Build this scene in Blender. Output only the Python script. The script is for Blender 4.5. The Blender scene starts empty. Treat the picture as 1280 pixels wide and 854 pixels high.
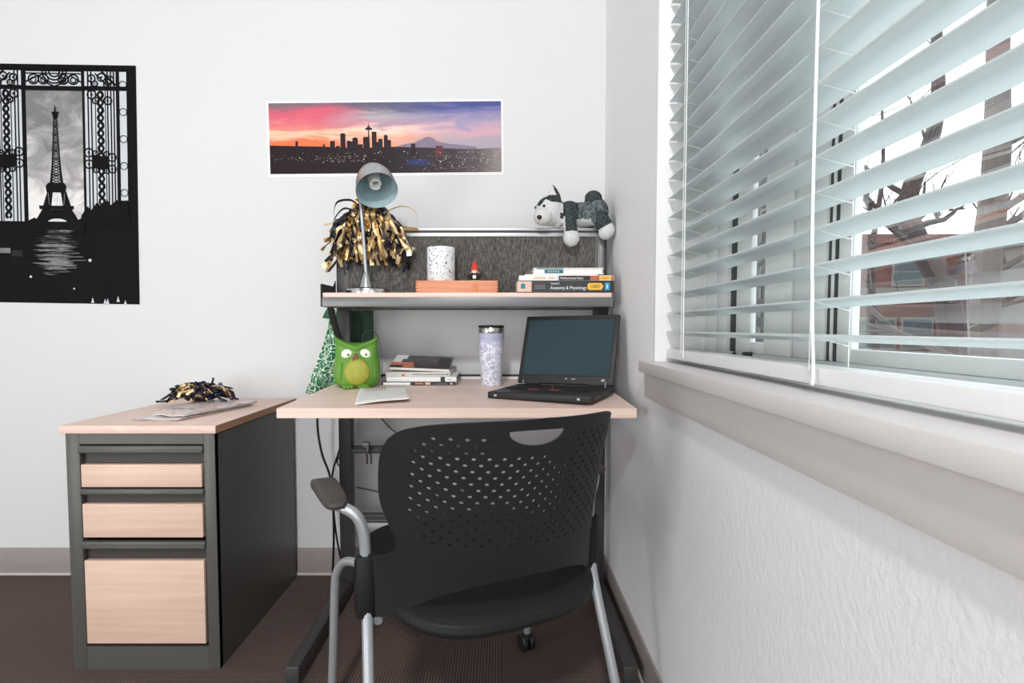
import bpy, bmesh, math, random
from math import sin, cos, pi, radians, atan, atan2, sqrt, tan, exp
from mathutils import Vector, Matrix, Euler
from mathutils.geometry import delaunay_2d_cdt
random.seed(7)
scene = bpy.context.scene
COL = scene.collection

# ------------------------------------------------------------------ materials
def lin(c):
    return tuple(((v/255)/12.92 if v/255 <= .04045 else ((v/255+.055)/1.055)**2.4) for v in c) + (1.0,)

class NT:
    """tiny node-tree builder"""
    def __init__(s, name):
        s.m = bpy.data.materials.new(name); s.m.use_nodes = True
        s.t = s.m.node_tree; s.t.nodes.clear()
        s.out = s.t.nodes.new('ShaderNodeOutputMaterial')
    def n(s, typ, ins=None, **props):
        nd = s.t.nodes.new(typ)
        for k, v in props.items(): setattr(nd, k, v)
        for k, v in (ins or {}).items():
            if hasattr(v, 'is_linked') or isinstance(v, bpy.types.NodeSocket): s.t.links.new(v, nd.inputs[k])
            else: nd.inputs[k].default_value = v
        return nd
    def coord(s, kind='Object'): return s.n('ShaderNodeTexCoord').outputs[kind]
    def map(s, vec, scale=(1,1,1), loc=(0,0,0), rot=(0,0,0)):
        return s.n('ShaderNodeMapping', {'Vector': vec, 'Scale': scale, 'Location': loc, 'Rotation': rot}).outputs[0]
    def noise(s, vec, scale=10, detail=3, rough=.5, dist=0):
        return s.n('ShaderNodeTexNoise', {'Vector': vec, 'Scale': scale, 'Detail': detail, 'Roughness': rough, 'Distortion': dist}).outputs['Fac']
    def math(s, op, a, b=0.0, c=0.0):
        nd = s.t.nodes.new('ShaderNodeMath'); nd.operation = op
        for i, v in enumerate((a, b, c)):
            if isinstance(v, bpy.types.NodeSocket): s.t.links.new(v, nd.inputs[i])
            else: nd.inputs[i].default_value = v
        return nd.outputs[0]
    def ramp(s, fac, stops, interp='LINEAR'):
        nd = s.n('ShaderNodeValToRGB', {'Fac': fac}); cr = nd.color_ramp; cr.interpolation = interp
        while len(cr.elements) < len(stops): cr.elements.new(.5)
        for e, (p, c) in zip(cr.elements, stops): e.position = p; e.color = lin(c) if len(c) == 3 else c
        return nd.outputs['Color']
    def mix(s, fac, a, b, mode='MIX'):
        nd = s.t.nodes.new('ShaderNodeMix'); nd.data_type = 'RGBA'; nd.blend_type = mode
        for i, v in ((0, fac), (6, a), (7, b)):
            if isinstance(v, bpy.types.NodeSocket): s.t.links.new(v, nd.inputs[i])
            else: nd.inputs[i].default_value = v
        return nd.outputs[2]
    def xyz(s, vec): return s.n('ShaderNodeSeparateXYZ', {'Vector': vec}).outputs
    def bump(s, h, strength=.2, dist=.002):
        return s.n('ShaderNodeBump', {'Height': h, 'Strength': strength, 'Distance': dist}).outputs[0]
    def done(s, color, rough=.5, metal=0.0, normal=None, spec=.5, **extra):
        p = s.n('ShaderNodeBsdfPrincipled', {'Base Color': color, 'Roughness': rough, 'Metallic': metal, 'Specular IOR Level': spec})
        for k, v in extra.items(): p.inputs[k.replace('_', ' ')].default_value = v
        if normal is not None: s.t.links.new(normal, p.inputs['Normal'])
        s.t.links.new(p.outputs[0], s.out.inputs[0]); return s.m

def plain(name, rgb, rough=.5, metal=0., var=.06, scale=30, bump=0., spec=.5, **extra):
    t = NT(name); v = t.coord()
    f = t.noise(v, scale, 3)
    a = lin(tuple(min(255, c*(1+var)) for c in rgb)); b = lin(tuple(c*(1-var) for c in rgb))
    col = t.mix(f, b, a)
    nor = t.bump(f, bump, .002) if bump else None
    return t.done(col, rough, metal, nor, spec, **extra)

def wood(name, light, dark, axis=0, rough=.45, freq=1.0, wv=.16):
    t = NT(name); v = t.coord()
    sc = [9*freq]*3; sc[axis] = .9*freq
    mv = t.map(v, scale=tuple(sc))
    d = t.noise(mv, 2.2, 4, .55, 1.2)
    w = t.n('ShaderNodeTexWave', {'Vector': t.map(v, scale=tuple(s*1.6 for s in sc)), 'Scale': 1.1, 'Distortion': 9.0, 'Detail': 2.0, 'Detail Scale': .8},
            bands_direction='Z' if axis != 2 else 'X').outputs['Fac']
    fs = [120*freq]*3; fs[axis] = 4*freq
    fine = t.noise(t.map(v, scale=tuple(fs)), 2.0, 3)
    f = t.math('ADD', t.math('MULTIPLY', d, .5), t.math('ADD', t.math('MULTIPLY', w, wv), t.math('MULTIPLY', fine, .3)))
    col = t.ramp(f, [(.25, dark), (.75, light)])
    return t.done(col, rough)

MT = {}
MT['wood'] = wood('maple_laminate', (243, 220, 208), (229, 200, 187))
MT['wood_y'] = wood('maple_laminate_deep', (236, 211, 199), (221, 190, 176), axis=1)
MT['drawer_wood'] = wood('maple_drawer', (231, 203, 186), (208, 174, 154), freq=.8, wv=.09)
MT['edge'] = plain('maple_edge_band', (228, 196, 182), .5, var=.03, scale=60)
MT['brown_edge'] = plain('brown_edge_band', (178, 132, 104), .5, var=.06, scale=60)
MT['steel'] = plain('charcoal_powder_coat', (80, 79, 76), .42, var=.04, scale=300, bump=.05)
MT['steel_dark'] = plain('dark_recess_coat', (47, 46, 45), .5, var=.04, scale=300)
MT['steel_soft'] = plain('dark_grey_steel', (58, 57, 56), .45, var=.05, scale=200)
MT['lip'] = plain('grey_metal_lip', (118, 119, 120), .38, metal=.4, var=.04, scale=120)
MT['alu'] = plain('satin_aluminium', (196, 197, 198), .35, metal=.6, var=.03, scale=150)
MT['chrome'] = plain('polished_chrome', (215, 215, 214), .16, metal=1., var=.03, scale=50)
MT['tube'] = plain('silver_painted_tube', (176, 181, 185), .34, metal=.55, var=.04, scale=220)
MT['chair'] = plain('black_moulded_plastic', (31, 31, 32), .55, var=.06, scale=260, bump=.03, spec=.22)
MT['chair_grey'] = plain('armpad_plastic', (66, 60, 58), .6, var=.08, scale=260)
MT['black'] = plain('black_plastic', (30, 30, 31), .45, var=.08, scale=120)
MT['rubber'] = plain('black_rubber', (25, 25, 25), .7, var=.1, scale=80)
MT['white_paint'] = plain('white_trim_paint', (236, 236, 236), .4, var=.015, scale=40)
MT['sill_paint'] = plain('pale_sill_paint', (226, 222, 221), .4, var=.015, scale=40)
MT['apron_paint'] = plain('warm_grey_apron_paint', (216, 211, 209), .5, var=.015, scale=40)
MT['base'] = plain('taupe_vinyl_base', (158, 149, 147), .5, var=.03, scale=60)
MT['base_strip'] = plain('pale_base_strip', (205, 198, 194), .5, var=.03, scale=60)  # paler strip along the foot of the baseboards
MT['white'] = plain('white_card', (238, 237, 235), .55, var=.02, scale=60)
MT['paper'] = plain('page_block', (232, 228, 221), .8, var=.06, scale=400)
MT['bulb'] = plain('lamp_bulb_glass', (240, 240, 236), .3, var=.02)
def wall_mat(name, rgb, bump):
    t = NT(name); v = t.coord()
    f = t.noise(v, 90, 4, .55); g = t.noise(v, 1.3, 2)
    col = t.mix(g, lin(tuple(c*.985 for c in rgb)), lin(rgb))
    return t.done(col, .72, 0, t.bump(f, bump, .004), .25)
MT['wall'] = wall_mat('white_wall_paint', (224, 225, 225), .06)
MT['wall_r'] = wall_mat('pale_grey_textured_wall', (240, 240, 241), .35)
MT['ceil'] = wall_mat('ceiling_paint', (150, 150, 150), .1)

def carpet():
    t = NT('ribbed_brown_carpet_tile'); v = t.coord()
    x, y, z = t.xyz(v)
    tx = t.math('FLOOR', t.math('DIVIDE', x, .5)); ty = t.math('FLOOR', t.math('DIVIDE', t.math('ADD', y, .16), .5))
    par = t.math('MODULO', t.math('ABSOLUTE', t.math('ADD', tx, ty)), 2.0)
    sx = t.math('SINE', t.math('MULTIPLY', x, 2*pi/.0085)); sy = t.math('SINE', t.math('MULTIPLY', y, 2*pi/.0085))
    s1 = t.n('ShaderNodeMix', {0: par, 2: sx, 3: sy}).outputs[0]
    rib = t.math('MULTIPLY_ADD', s1, .5, .5)
    n = t.noise(v, 260, 3); big = t.noise(v, 2.5, 3)
    col = t.mix(rib, lin((82, 70, 66)), lin((124, 106, 101)))
    col = t.mix(t.math('MULTIPLY', n, .5), col, lin((52, 45, 42)))
    col = t.mix(t.math('MULTIPLY', big, .25), col, lin((108, 88, 82)))
    h = t.math('ADD', t.math('MULTIPLY', rib, .8), t.math('MULTIPLY', n, .5))
    return t.done(col, .95, 0, t.bump(h, .5, .003), .1)
MT['carpet'] = carpet()

def tackboard_mat():
    t = NT('woven_grey_fabric'); v = t.coord()
    a = t.noise(t.map(v, scale=(420, 1, 45)), 1.0, 2); b = t.noise(t.map(v, scale=(60, 1, 480)), 1.0, 2)
    f = t.math('ADD', t.math('MULTIPLY', a, .75), t.math('MULTIPLY', b, .3))
    col = t.ramp(f, [(.3, (50, 49, 48)), (.5, (84, 82, 79)), (.72, (134, 130, 123))])
    return t.done(col, .95, 0, t.bump(f, .3, .002), .1)
MT['tack'] = tackboard_mat()

def glass_mat():
    t = NT('window_glass')
    tr = t.n('ShaderNodeBsdfTransparent', {'Color': (.95, .975, .975, 1)}).outputs[0]
    gl = t.n('ShaderNodeBsdfGlossy', {'Color': (1, 1, 1, 1), 'Roughness': .02}).outputs[0]
    fr = t.math('MULTIPLY', t.n('ShaderNodeFresnel', {'IOR': 1.45}).outputs[0], .22)
    mx = t.n('ShaderNodeMixShader', {0: fr, 1: tr, 2: gl})
    t.t.links.new(mx.outputs[0], t.out.inputs[0]); return t.m
MT['glass'] = glass_mat()

def slat_mat():
    t = NT('pale_blind_slat'); v = t.coord()
    f = t.noise(t.map(v, scale=(30, 3, 30)), 2, 3)
    col = t.mix(f, lin((240, 244, 244)), lin((246, 248, 248)))
    d = t.n('ShaderNodeBsdfPrincipled', {'Base Color': col, 'Roughness': .38}).outputs[0]
    tl = t.n('ShaderNodeBsdfTranslucent', {'Color': lin((224, 231, 232))}).outputs[0]
    mx = t.n('ShaderNodeMixShader', {0: .56, 1: d, 2: tl})
    t.t.links.new(mx.outputs[0], t.out.inputs[0]); return t.m
MT['slat'] = slat_mat()

# ------------------------------------------------------------------ mesh builder
class MB:
    def __init__(s): s.bm = bmesh.new()
    def _mark(s, faces, mi, smooth):
        for f in faces: f.material_index = mi; f.smooth = smooth
    def box(s, x0, x1, y0, y1, z0, z1, mi=0, bevel=0., seg=2, mat=None):
        vs = [s.bm.verts.new((x, y, z)) for x in (x0, x1) for y in (y0, y1) for z in (z0, z1)]
        q = [(0,1,3,2), (4,6,7,5), (0,4,5,1), (2,3,7,6), (0,2,6,4), (1,5,7,3)]
        fs = [s.bm.faces.new([vs[i] for i in f]) for f in q]
        s._mark(fs, mi, False)
        if mat is not None: bmesh.ops.transform(s.bm, matrix=mat, verts=vs)
        if bevel:
            es = list({e for f in fs for e in f.edges})
            r = bmesh.ops.bevel(s.bm, geom=es, offset=bevel, segments=seg, affect='EDGES', profile=.5)
            for f in r['faces']: f.material_index = mi; f.smooth = True
        return s
    def hexa(s, pts, mi=0):
        """8 corners ordered as box()"""
        vs = [s.bm.verts.new(p) for p in pts]
        q = [(0,1,3,2), (4,6,7,5), (0,4,5,1), (2,3,7,6), (0,2,6,4), (1,5,7,3)]
        s._mark([s.bm.faces.new([vs[i] for i in f]) for f in q], mi, False); return s
    def tube(s, pts, r, seg=12, mi=0, caps=True, flat=1.0):
        pts = [Vector(p) for p in pts]; n = len(pts)
        rs = r if isinstance(r, (list, tuple)) else [r]*n
        rings = []; up = None
        for i, p in enumerate(pts):
            t = (pts[min(i+1, n-1)] - pts[max(i-1, 0)]).normalized()
            if up is None:
                up = Vector((0, 0, 1)) if abs(t.z) < .9 else Vector((0, 1, 0))
            a = t.cross(up).normalized(); b = a.cross(t).normalized(); up = b
            rings.append([s.bm.verts.new(p + (a*cos(2*pi*k/seg) + b*sin(2*pi*k/seg)*flat)*rs[i]) for k in range(seg)])
        fs = []
        for i in range(n-1):
            for k in range(seg):
                fs.append(s.bm.faces.new((rings[i][k], rings[i][(k+1) % seg], rings[i+1][(k+1) % seg], rings[i+1][k])))
        s._mark(fs, mi, True)
        if caps: s._mark([s.bm.faces.new(list(reversed(rings[0]))), s.bm.faces.new(rings[-1])], mi, False)
        return s
    def lathe(s, prof, seg=32, mi=0, mat=None, sx=1., sy=1., closed=False):
        """profile [(r,z)] about z"""
        rings = []; allv = []
        for r, z in prof:
            if r < 1e-6: ring = [s.bm.verts.new((0, 0, z))]
            else: ring = [s.bm.verts.new((r*cos(2*pi*k/seg)*sx, r*sin(2*pi*k/seg)*sy, z)) for k in range(seg)]
            rings.append(ring); allv += ring
        fs = []
        for a, b in zip(rings, rings[1:]):
            for k in range(seg):
                k2 = (k+1) % seg
                if len(a) == 1 and len(b) == 1: continue
                if len(a) == 1: fs.append(s.bm.faces.new((a[0], b[k2], b[k])))
                elif len(b) == 1: fs.append(s.bm.faces.new((a[k], a[k2], b[0])))
                else: fs.append(s.bm.faces.new((a[k], a[k2], b[k2], b[k])))
        s._mark(fs, mi, True)
        if mat is not None: bmesh.ops.transform(s.bm, matrix=mat, verts=allv)
        return s
    def ball(s, c, r, mi=0, seg=16, rings=10, rot=None):
        """ellipsoid centre c, radii r"""
        r = r if isinstance(r, (list, tuple)) else (r, r, r)
        prof = [(sin(pi*i/rings), -cos(pi*i/rings)) for i in range(rings+1)]
        prof[0] = (0, -1); prof[-1] = (0, 1)
        m = Matrix.Translation(c) @ (rot.to_matrix().to_4x4() if rot is not None else Matrix()) @ Matrix.Diagonal((*r, 1))
        return s.lathe(prof, seg, mi, m)
    def poly(s, pts, mi=0, smooth=False):
        f = s.bm.faces.new([s.bm.verts.new(p) for p in pts]); f.material_index = mi; f.smooth = smooth; return s
    def prism(s, pts, d, mi=0):
        """closed 3D outline extruded by vector d"""
        d = Vector(d); a = [s.bm.verts.new(p) for p in pts]; b = [s.bm.verts.new(Vector(p)+d) for p in pts]
        n = len(a); fs = [s.bm.faces.new(list(reversed(a))), s.bm.faces.new(b)]
        for i in range(n): fs.append(s.bm.faces.new((a[i], a[(i+1) % n], b[(i+1) % n], b[i])))
        s._mark(fs, mi, False); return s
    def grid(s, fn, nu, nv, mi=0, closed_u=False):
        vs = [[s.bm.verts.new(fn(i/(nu if closed_u else nu-1), j/(nv-1))) for i in range(nu)] for j in range(nv)]
        fs = []
        for j in range(nv-1):
            for i in range(nu if closed_u else nu-1):
                i2 = (i+1) % nu
                fs.append(s.bm.faces.new((vs[j][i], vs[j][i2], vs[j+1][i2], vs[j+1][i])))
        s._mark(fs, mi, True); return s
    def build(s, name, mats, parent=None, label=None, loc=None, rot=None, fix=True, sharp=35):
        if fix: bmesh.ops.recalc_face_normals(s.bm, faces=s.bm.faces[:])
        me = bpy.data.meshes.new(name); s.bm.to_mesh(me); s.bm.free()
        for m in (mats if isinstance(mats, (list, tuple)) else [mats]): me.materials.append(MT[m] if isinstance(m, str) else m)
        if sharp: me.set_sharp_from_angle(angle=radians(sharp))
        o = bpy.data.objects.new(name, me); COL.objects.link(o)
        if parent is not None: o.parent = parent
        if loc is not None: o.location = loc
        if rot is not None: o.rotation_euler = rot
        if label: o['label'] = label
        return o

def thing(name, label, cat, loc=(0, 0, 0), rot=(0, 0, 0), group=None):
    o = bpy.data.objects.new(name, None); COL.objects.link(o)
    o.empty_display_size = .05; o.location = loc; o.rotation_euler = rot
    o['label'] = label; o['category'] = cat
    if group: o['group'] = group
    return o
def tag(o, label, cat, group=None):
    o['label'] = label; o['category'] = cat
    if group: o['group'] = group
    return o
def struct(o, parent=None):
    if parent is None: o['kind'] = 'structure'
    return o
def solid(o, th, offset=0):
    m = o.modifiers.new('thickness', 'SOLIDIFY'); m.thickness = th; m.offset = offset; return o
def subd(o, lv=1):
    m = o.modifiers.new('smooth', 'SUBSURF'); m.levels = lv; m.render_levels = lv; return o
def text_obj(name, body, size, mat, parent, loc, rot, sx=1.0, align='LEFT', th=.0002):
    cu = bpy.data.curves.new(name+'_curve', 'FONT'); cu.body = body; cu.size = size; cu.extrude = th
    cu.align_x = align; cu.align_y = 'CENTER'
    tmp = bpy.data.objects.new(name+'_tmp', cu); COL.objects.link(tmp)
    dg = bpy.context.evaluated_depsgraph_get(); dg.update()
    me = bpy.data.meshes.new_from_object(tmp.evaluated_get(dg))
    COL.objects.unlink(tmp); bpy.data.objects.remove(tmp)
    me.name = name; me.materials.clear(); me.materials.append(MT[mat] if isinstance(mat, str) else mat)
    o = bpy.data.objects.new(name, me); COL.objects.link(o); o.parent = parent
    o.location = loc; o.rotation_euler = rot; o.scale = (sx, 1, 1)
    return o
def smooth_path(pts, n=6):
    """Catmull-Rom through points"""
    P = [Vector(p) for p in pts]; P = [P[0]*2-P[1]] + P + [P[-1]*2-P[-2]]; out = []
    for i in range(1, len(P)-2):
        for k in range(n):
            t = k/n; a, b, c, d = P[i-1], P[i], P[i+1], P[i+2]
            out.append(.5*((2*b) + (c-a)*t + (2*a-5*b+4*c-d)*t*t + (3*b-a-3*c+d)*t**3))
    out.append(P[-2]); return out

# ------------------------------------------------------------------ camera
H = .957; FPX = 700.; TH = radians(2.8); BACK = 2.133; XW = .385
cam_d = bpy.data.cameras.new('camera'); cam = bpy.data.objects.new('camera', cam_d); COL.objects.link(cam)
cam.location = (0, 0, H); cam.rotation_euler = (pi/2 - TH, 0, 0)
cam_d.sensor_fit = 'HORIZONTAL'; cam_d.sensor_width = 36; cam_d.lens = FPX/1280*36
cam_d.shift_x = (640-628)/1280; cam_d.shift_y = (410+FPX*tan(TH)-427)/1280
cam_d.clip_start = .05; cam_d.clip_end = 300
scene.camera = cam
def wpt(px, py, y=BACK):
    """a measured spot of the back wall in metres"""
    cy = 410+FPX*tan(TH); a = (px-628)/FPX; b = (cy-py)/FPX
    k = y/(cos(TH)+b*sin(TH)); return a*k, (-sin(TH)+b*cos(TH))*k+H

# ------------------------------------------------------------------ room shell
XL, YF, ZC = -2.9, -2.8, 3.6
WY0, WY1, WZ0, WZ1 = -.75, 1.418, .872, 2.2      # window opening in the right wall
WX = .60                                          # outer face of right wall
struct(MB().box(XL-.1, WX, YF-.1, BACK+.1, -.08, 0).build('floor', 'carpet'))
struct(MB().box(XL-.1, WX, YF-.1, BACK+.1, ZC, ZC+.1).build('ceiling', 'ceil'))
struct(MB().box(XL-.1, WX, BACK, BACK+.1, 0, ZC).build('wall_back', 'wall'))
struct(MB().box(XL-.1, XL, YF, BACK, 0, ZC).build('wall_left', 'wall'))
struct(MB().box(XL-.1, WX, YF-.1, YF, 0, ZC).build('wall_front', 'wall'))
wr = MB()
wr.box(XW, WX, YF, BACK, 0, WZ0-.03).box(XW, WX, YF, BACK, WZ1, ZC)
wr.box(XW, WX, WY1, BACK, WZ0-.03, WZ1).box(XW, WX, YF, WY0, WZ0-.03, WZ1)
struct(wr.build('wall_right', 'wall_r'))
b = MB(); b.box(XL, XW, BACK-.007, BACK, .004, .107, 0, .003).box(XL, XW, BACK-.013, BACK, 0, .009, 1, .003)
struct(b.build('baseboard_back', ['base', 'base_strip']))
b = MB(); b.box(XW-.007, XW, YF, BACK-.007, .004, .107, 0, .003).box(XW-.013, XW, YF, BACK-.007, 0, .009, 1, .003)
struct(b.build('baseboard_right', ['base', 'base_strip']))
struct(MB().box(.355, .50, WY0-.06, 1.462, .843, .872, 0, .003).build('trim_1', 'sill_paint'))       # sill board with nosing
struct(MB().box(.369, XW, WY0-.05, 1.452, .777, .8432, 0, .002).build('trim_2', 'apron_paint'))      # apron under the sill
b = MB(); b.box(.3835, .52, 1.409, 1.4185, .872, WZ1, 0, .001)
b.box(.3835, .52, WY0, WY1, WZ1-.012, WZ1, 0, .001)
struct(b.build('trim_3', 'white_paint'))                                                            # jamb liner and head liner

# window set at the outer side of the opening
GX = .525
win = bpy.data.objects.new('window_1', None); COL.objects.link(win); win.location = (GX, .3, .872); win['kind'] = 'structure'
def wpart(name, boxes, mats):
    m = MB()
    for bx in boxes: m.box(bx[0]-GX, bx[1]-GX, bx[2]-.3, bx[3]-.3, bx[4]-.872, bx[5]-.872, bx[6] if len(bx) > 6 else 0, .0025)
    return m.build(name, mats, win)
ZT = WZ1-.012
MT['dark_gap'] = plain('dark_window_gasket', (58, 62, 60), .6)
MT['sash'] = plain('pale_window_sash', (222, 228, 226), .42, var=.015)
wpart('window_frame', [(.505, .585, 1.262, 1.318, .872, ZT), (.505, .585, 1.324, 1.41, .872, ZT), (.505, .585, WY0, 1.262, .872, .905), (.505, .585, WY0, 1.41, ZT-.04, ZT),
                       (.505, .545, .985, 1.085, .905, ZT-.04), (.507, .545, .885, .979, .905, ZT-.04), (.505, .585, WY0, WY0+.05, .905, ZT-.04)], 'sash')
wpart('gasket', [(.512, .57, 1.222, 1.262, .905, ZT-.04)], 'dark_gap'); wpart('gasket', [(.52, .57, 1.318, 1.324, .905, ZT-.04)], 'dark_gap')
wpart('gasket', [(.512, .545, .979, .985, .905, ZT-.04)], 'dark_gap'); wpart('gasket', [(.511, .54, .853, .885, .905, ZT-.04)], 'dark_gap')
wpart('narrow_sash', [(.508, .52, 1.15, 1.222, .905, ZT-.04), (.508, .52, 1.085, 1.15, .905, .928)], 'sash')
wpart('wide_sash', [(.508, .521, .817, .853, .905, ZT-.04), (.508, .521, WY0+.05, .817, .905, .926), (.507, .518, .866, .870, .905, ZT-.04),
                    (.508, .521, WY0+.05, WY0+.09, .926, ZT-.04)], 'sash')
wpart('pane', [(.513, .516, 1.075, 1.155, .915, ZT-.04)], 'glass'); wpart('pane', [(.514, .517, WY0+.05, .82, .915, ZT-.04)], 'glass')
m = MB(); m.tube(smooth_path([(-.021, .92, .022), (-.03, .895, .030), (-.034, .862, .014), (-.03, .842, .018)]), .004, 8)
m.box(-.034, -.018, .83, .85, .012, .036, 0, .003)
hd = m.build('handle', 'steel_dark', win, 'small dark folding crank handle')

# ------------------------------------------------------------------ venetian blind
blind = thing('venetian_blind', 'wide pale venetian blind with half-tilted slats hanging in the window', 'blind', (.435, .34, 2.15))
BY0, BY1 = WY0+.012, 1.402
def slat_mesh():
    """crowned slat, tilted a little more at its far end than at the near one"""
    m = MB(); n = 9; w = .05; NY = 9; hl = (BY1-BY0)/2
    def ring(y):
        tl = radians(-2.5-8.0*(y+hl)/(2*hl))
        def pt(u, off):
            a = (u-.5)*w; c = .0042*(1-(2*u-1)**2) + off
            return (a*cos(tl)-c*sin(tl), y, a*sin(tl)+c*cos(tl))
        return [m.bm.verts.new(pt(i/(n-1), .0012)) for i in range(n)] + [m.bm.verts.new(pt(1-i/(n-1), -.0012)) for i in range(n)]
    R = [ring(-hl+2*hl*k/(NY-1)) for k in range(NY)]; N = 2*n
    for A, B in zip(R, R[1:]):
        for i in range(N): m.bm.faces.new((A[i], A[(i+1) % N], B[(i+1) % N], B[i])).smooth = True
    m.bm.faces.new(R[0]); m.bm.faces.new(R[-1])
    return m
s0 = slat_mesh().build('slat', 'slat', blind, sharp=50)
NS = 26; PITCH = .047; ZS0 = .9425
for k in range(NS):
    o = s0 if k == 0 else s0.copy()
    if k: COL.objects.link(o); o.parent = blind
    o.location = (0, (BY0+BY1)/2-.34, ZS0+PITCH*k-2.15)
MB().box(-.024, .022, BY0-.34, BY1-.34, .882-2.15, .905-2.15, 0, .003).build('bottom_rail', 'white_paint', blind)
MB().box(-.028, .028, BY0-.34, BY1-.34, -.02, .036, 0, .003).build('head_rail', 'white_paint', blind)
MT['cord'] = plain('white_cord', (240, 242, 241), .6, var=.03, scale=300)
for yl in (1.281, .745, .05, -.5):
    m = MB()
    for xs, dz in ((-.0262, .007), (.0262, -.007)): m.tube([(xs, yl-.34, .90-2.15), (xs, yl-.34, -.02)], .0008, 6)
    for k in range(NS): m.tube([(-.0262, yl-.34, ZS0-2.15+PITCH*k+.004), (.0262, yl-.34, ZS0-2.15+PITCH*k-.010)], .0007, 5)
    m.build('ladder_cord', 'cord', blind)
m = MB(); m.tube(smooth_path([(-.032, .735-.34, -.02), (-.032, .735-.34, -.6), (-.031, .738-.34, -1.0), (-.033, .729-.34, -1.16), (-.032, .724-.34, -1.25), (-.037, .717-.34, -1.2665)], 8), .0021, 8)
m.build('lift_cord', 'cord', blind)
MB().tube(smooth_path([(-.030, 1.255-.34, -.02), (-.030, 1.256-.34, -.9), (-.031, 1.25-.34, -1.26)], 6), .0012, 6).build('lift_cord', 'cord', blind)

# ------------------------------------------------------------------ desk
TLT = .026
def zd(y): return .748 + TLT*(y-1.45)
PY0, PY1 = 1.955, 2.0
desk = thing('workstation_desk', 'maple-topped desk on charcoal steel frame with raised shelf and grey tackboard', 'desk', (-.11, 1.78, 0))
DO = Vector((-.11, 1.78, 0))
def dpart(m, name, mats, label=None, parent=None, **k):
    bmesh.ops.translate(m.bm, verts=m.bm.verts[:], vec=-DO)
    return m.build(name, mats, parent or desk, label, **k)
x0, x1, y0, y1, th = -.588, .350, 1.447, 2.10, .026
m = MB(); m.hexa([(x, y, zd(y)-(th if lo else 0)) for x in (x0, x1) for y in (y0, y1) for lo in (1, 0)])
es = m.bm.edges[:]
bmesh.ops.bevel(m.bm, geom=es, offset=.0015, segments=2, affect='EDGES')
dpart(m, 'tabletop', 'wood')
for xa, xb in ((-.577, -.533), (.320, .362)):
    dpart(MB().box(xa, xb, PY0, PY1, .05, 1.30, 0, .003), 'post', 'steel_soft')
    xi = xa+.008; xo = xb-.008
    dpart(MB().box(xa+.002, xb-.002 if xa > 0 else xb-.006, 1.44, 2.08, .012, .06, 0, .004), 'foot', 'steel_soft')
    dpart(MB().hexa([(x, y, zz) for x in (xi, xo) for y, zs in ((1.56, (.705, .745)), (1.96, (.66, .758))) for zz in zs]), 'arm', 'steel_soft')
for za, zb in ((.518, .536), (.268, .293)):
    m = MB().box(-.533, .320, PY0+.01, PY1-.01, za, zb, 0, .002).box(-.533, .320, PY0+.006, PY1-.006, za-.004, za+.001, 0).box(-.533, .32, PY0+.002, PY1-.01, za+.004, za+.008, 1)
    dpart(m, 'crossbar', ['steel_soft', 'lip'])
dpart(MB().box(-.53, .318, 2.101, 2.107, .752, .7740, 0, .001).box(-.53, .318, 2.108, 2.113, .765, .7815, 1), 'rear_rail', ['white_paint', 'black'], 'thin white rail along the back edge')
m = MB().box(-.5755, .3495, 1.80, 1.955, 1.055, 1.07, 0, .0012)
dpart(m, 'shelf', 'wood', 'narrow maple shelf raised above the desk')
m = MB().box(-.578, .352, 1.798, 1.806, 1.0245, 1.0548, 0, .002).box(-.578, .352, 1.803, 1.955, 1.0245, 1.028)
dpart(m, 'shelf_lip', 'lip', 'grey metal lip under the shelf')
for xx, nm in ((-.5815, 'steel_dark'), (.3495, 'lip')):
    pts = [(xx, 1.797, 1.0245), (xx, 1.797, 1.094 if xx < 0 else 1.0705), (xx, 1.803, 1.0985 if xx < 0 else 1.0715), (xx, 1.93, 1.0985 if xx < 0 else 1.0715), (xx, 1.955, 1.12 if xx < 0 else 1.075), (xx, 1.955, 1.0245)]
    dpart(MB().prism(pts, (.003, 0, 0)), 'end_bracket', nm)
for xx in (-.572, .332):
    dpart(MB().prism([(xx, 1.83, 1.0245), (xx, 1.85, 1.0245), (xx, 1.962, .90), (xx, 1.962, .865)], (.016, 0, 0)), 'strut', 'steel_dark')
m = MB().box(-.533, .3335, 1.956, 1.975, 1.02, 1.272, 0)
tb = dpart(m, 'tackboard', 'tack', 'charcoal woven fabric tackboard')
m = MB().box(-.533, .3335, 1.952, 1.985, 1.272, 1.2855, 0, .002).box(-.533, .337, 1.956, 1.985, 1.2855, 1.292, 1).box(-.533, .337, 1.95, 1.988, 1.292, 1.3015, 0, .002)
m.box(.3335, .3355, 1.952, 1.985, 1.03, 1.272, 0)
dpart(m, 'tackboard_frame', ['alu', 'steel_soft'], parent=tb)
dpart(MB().box(.336, .352, 1.948, 1.956, 1.07, 1.30, 0, .002), 'post_cover', 'lip')
dpart(MB().tube([(.262, 1.475, zd(1.475)-.034), (.262, 1.475, zd(1.475)-.02)], .006, 10), 'bolt', 'black')

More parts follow.
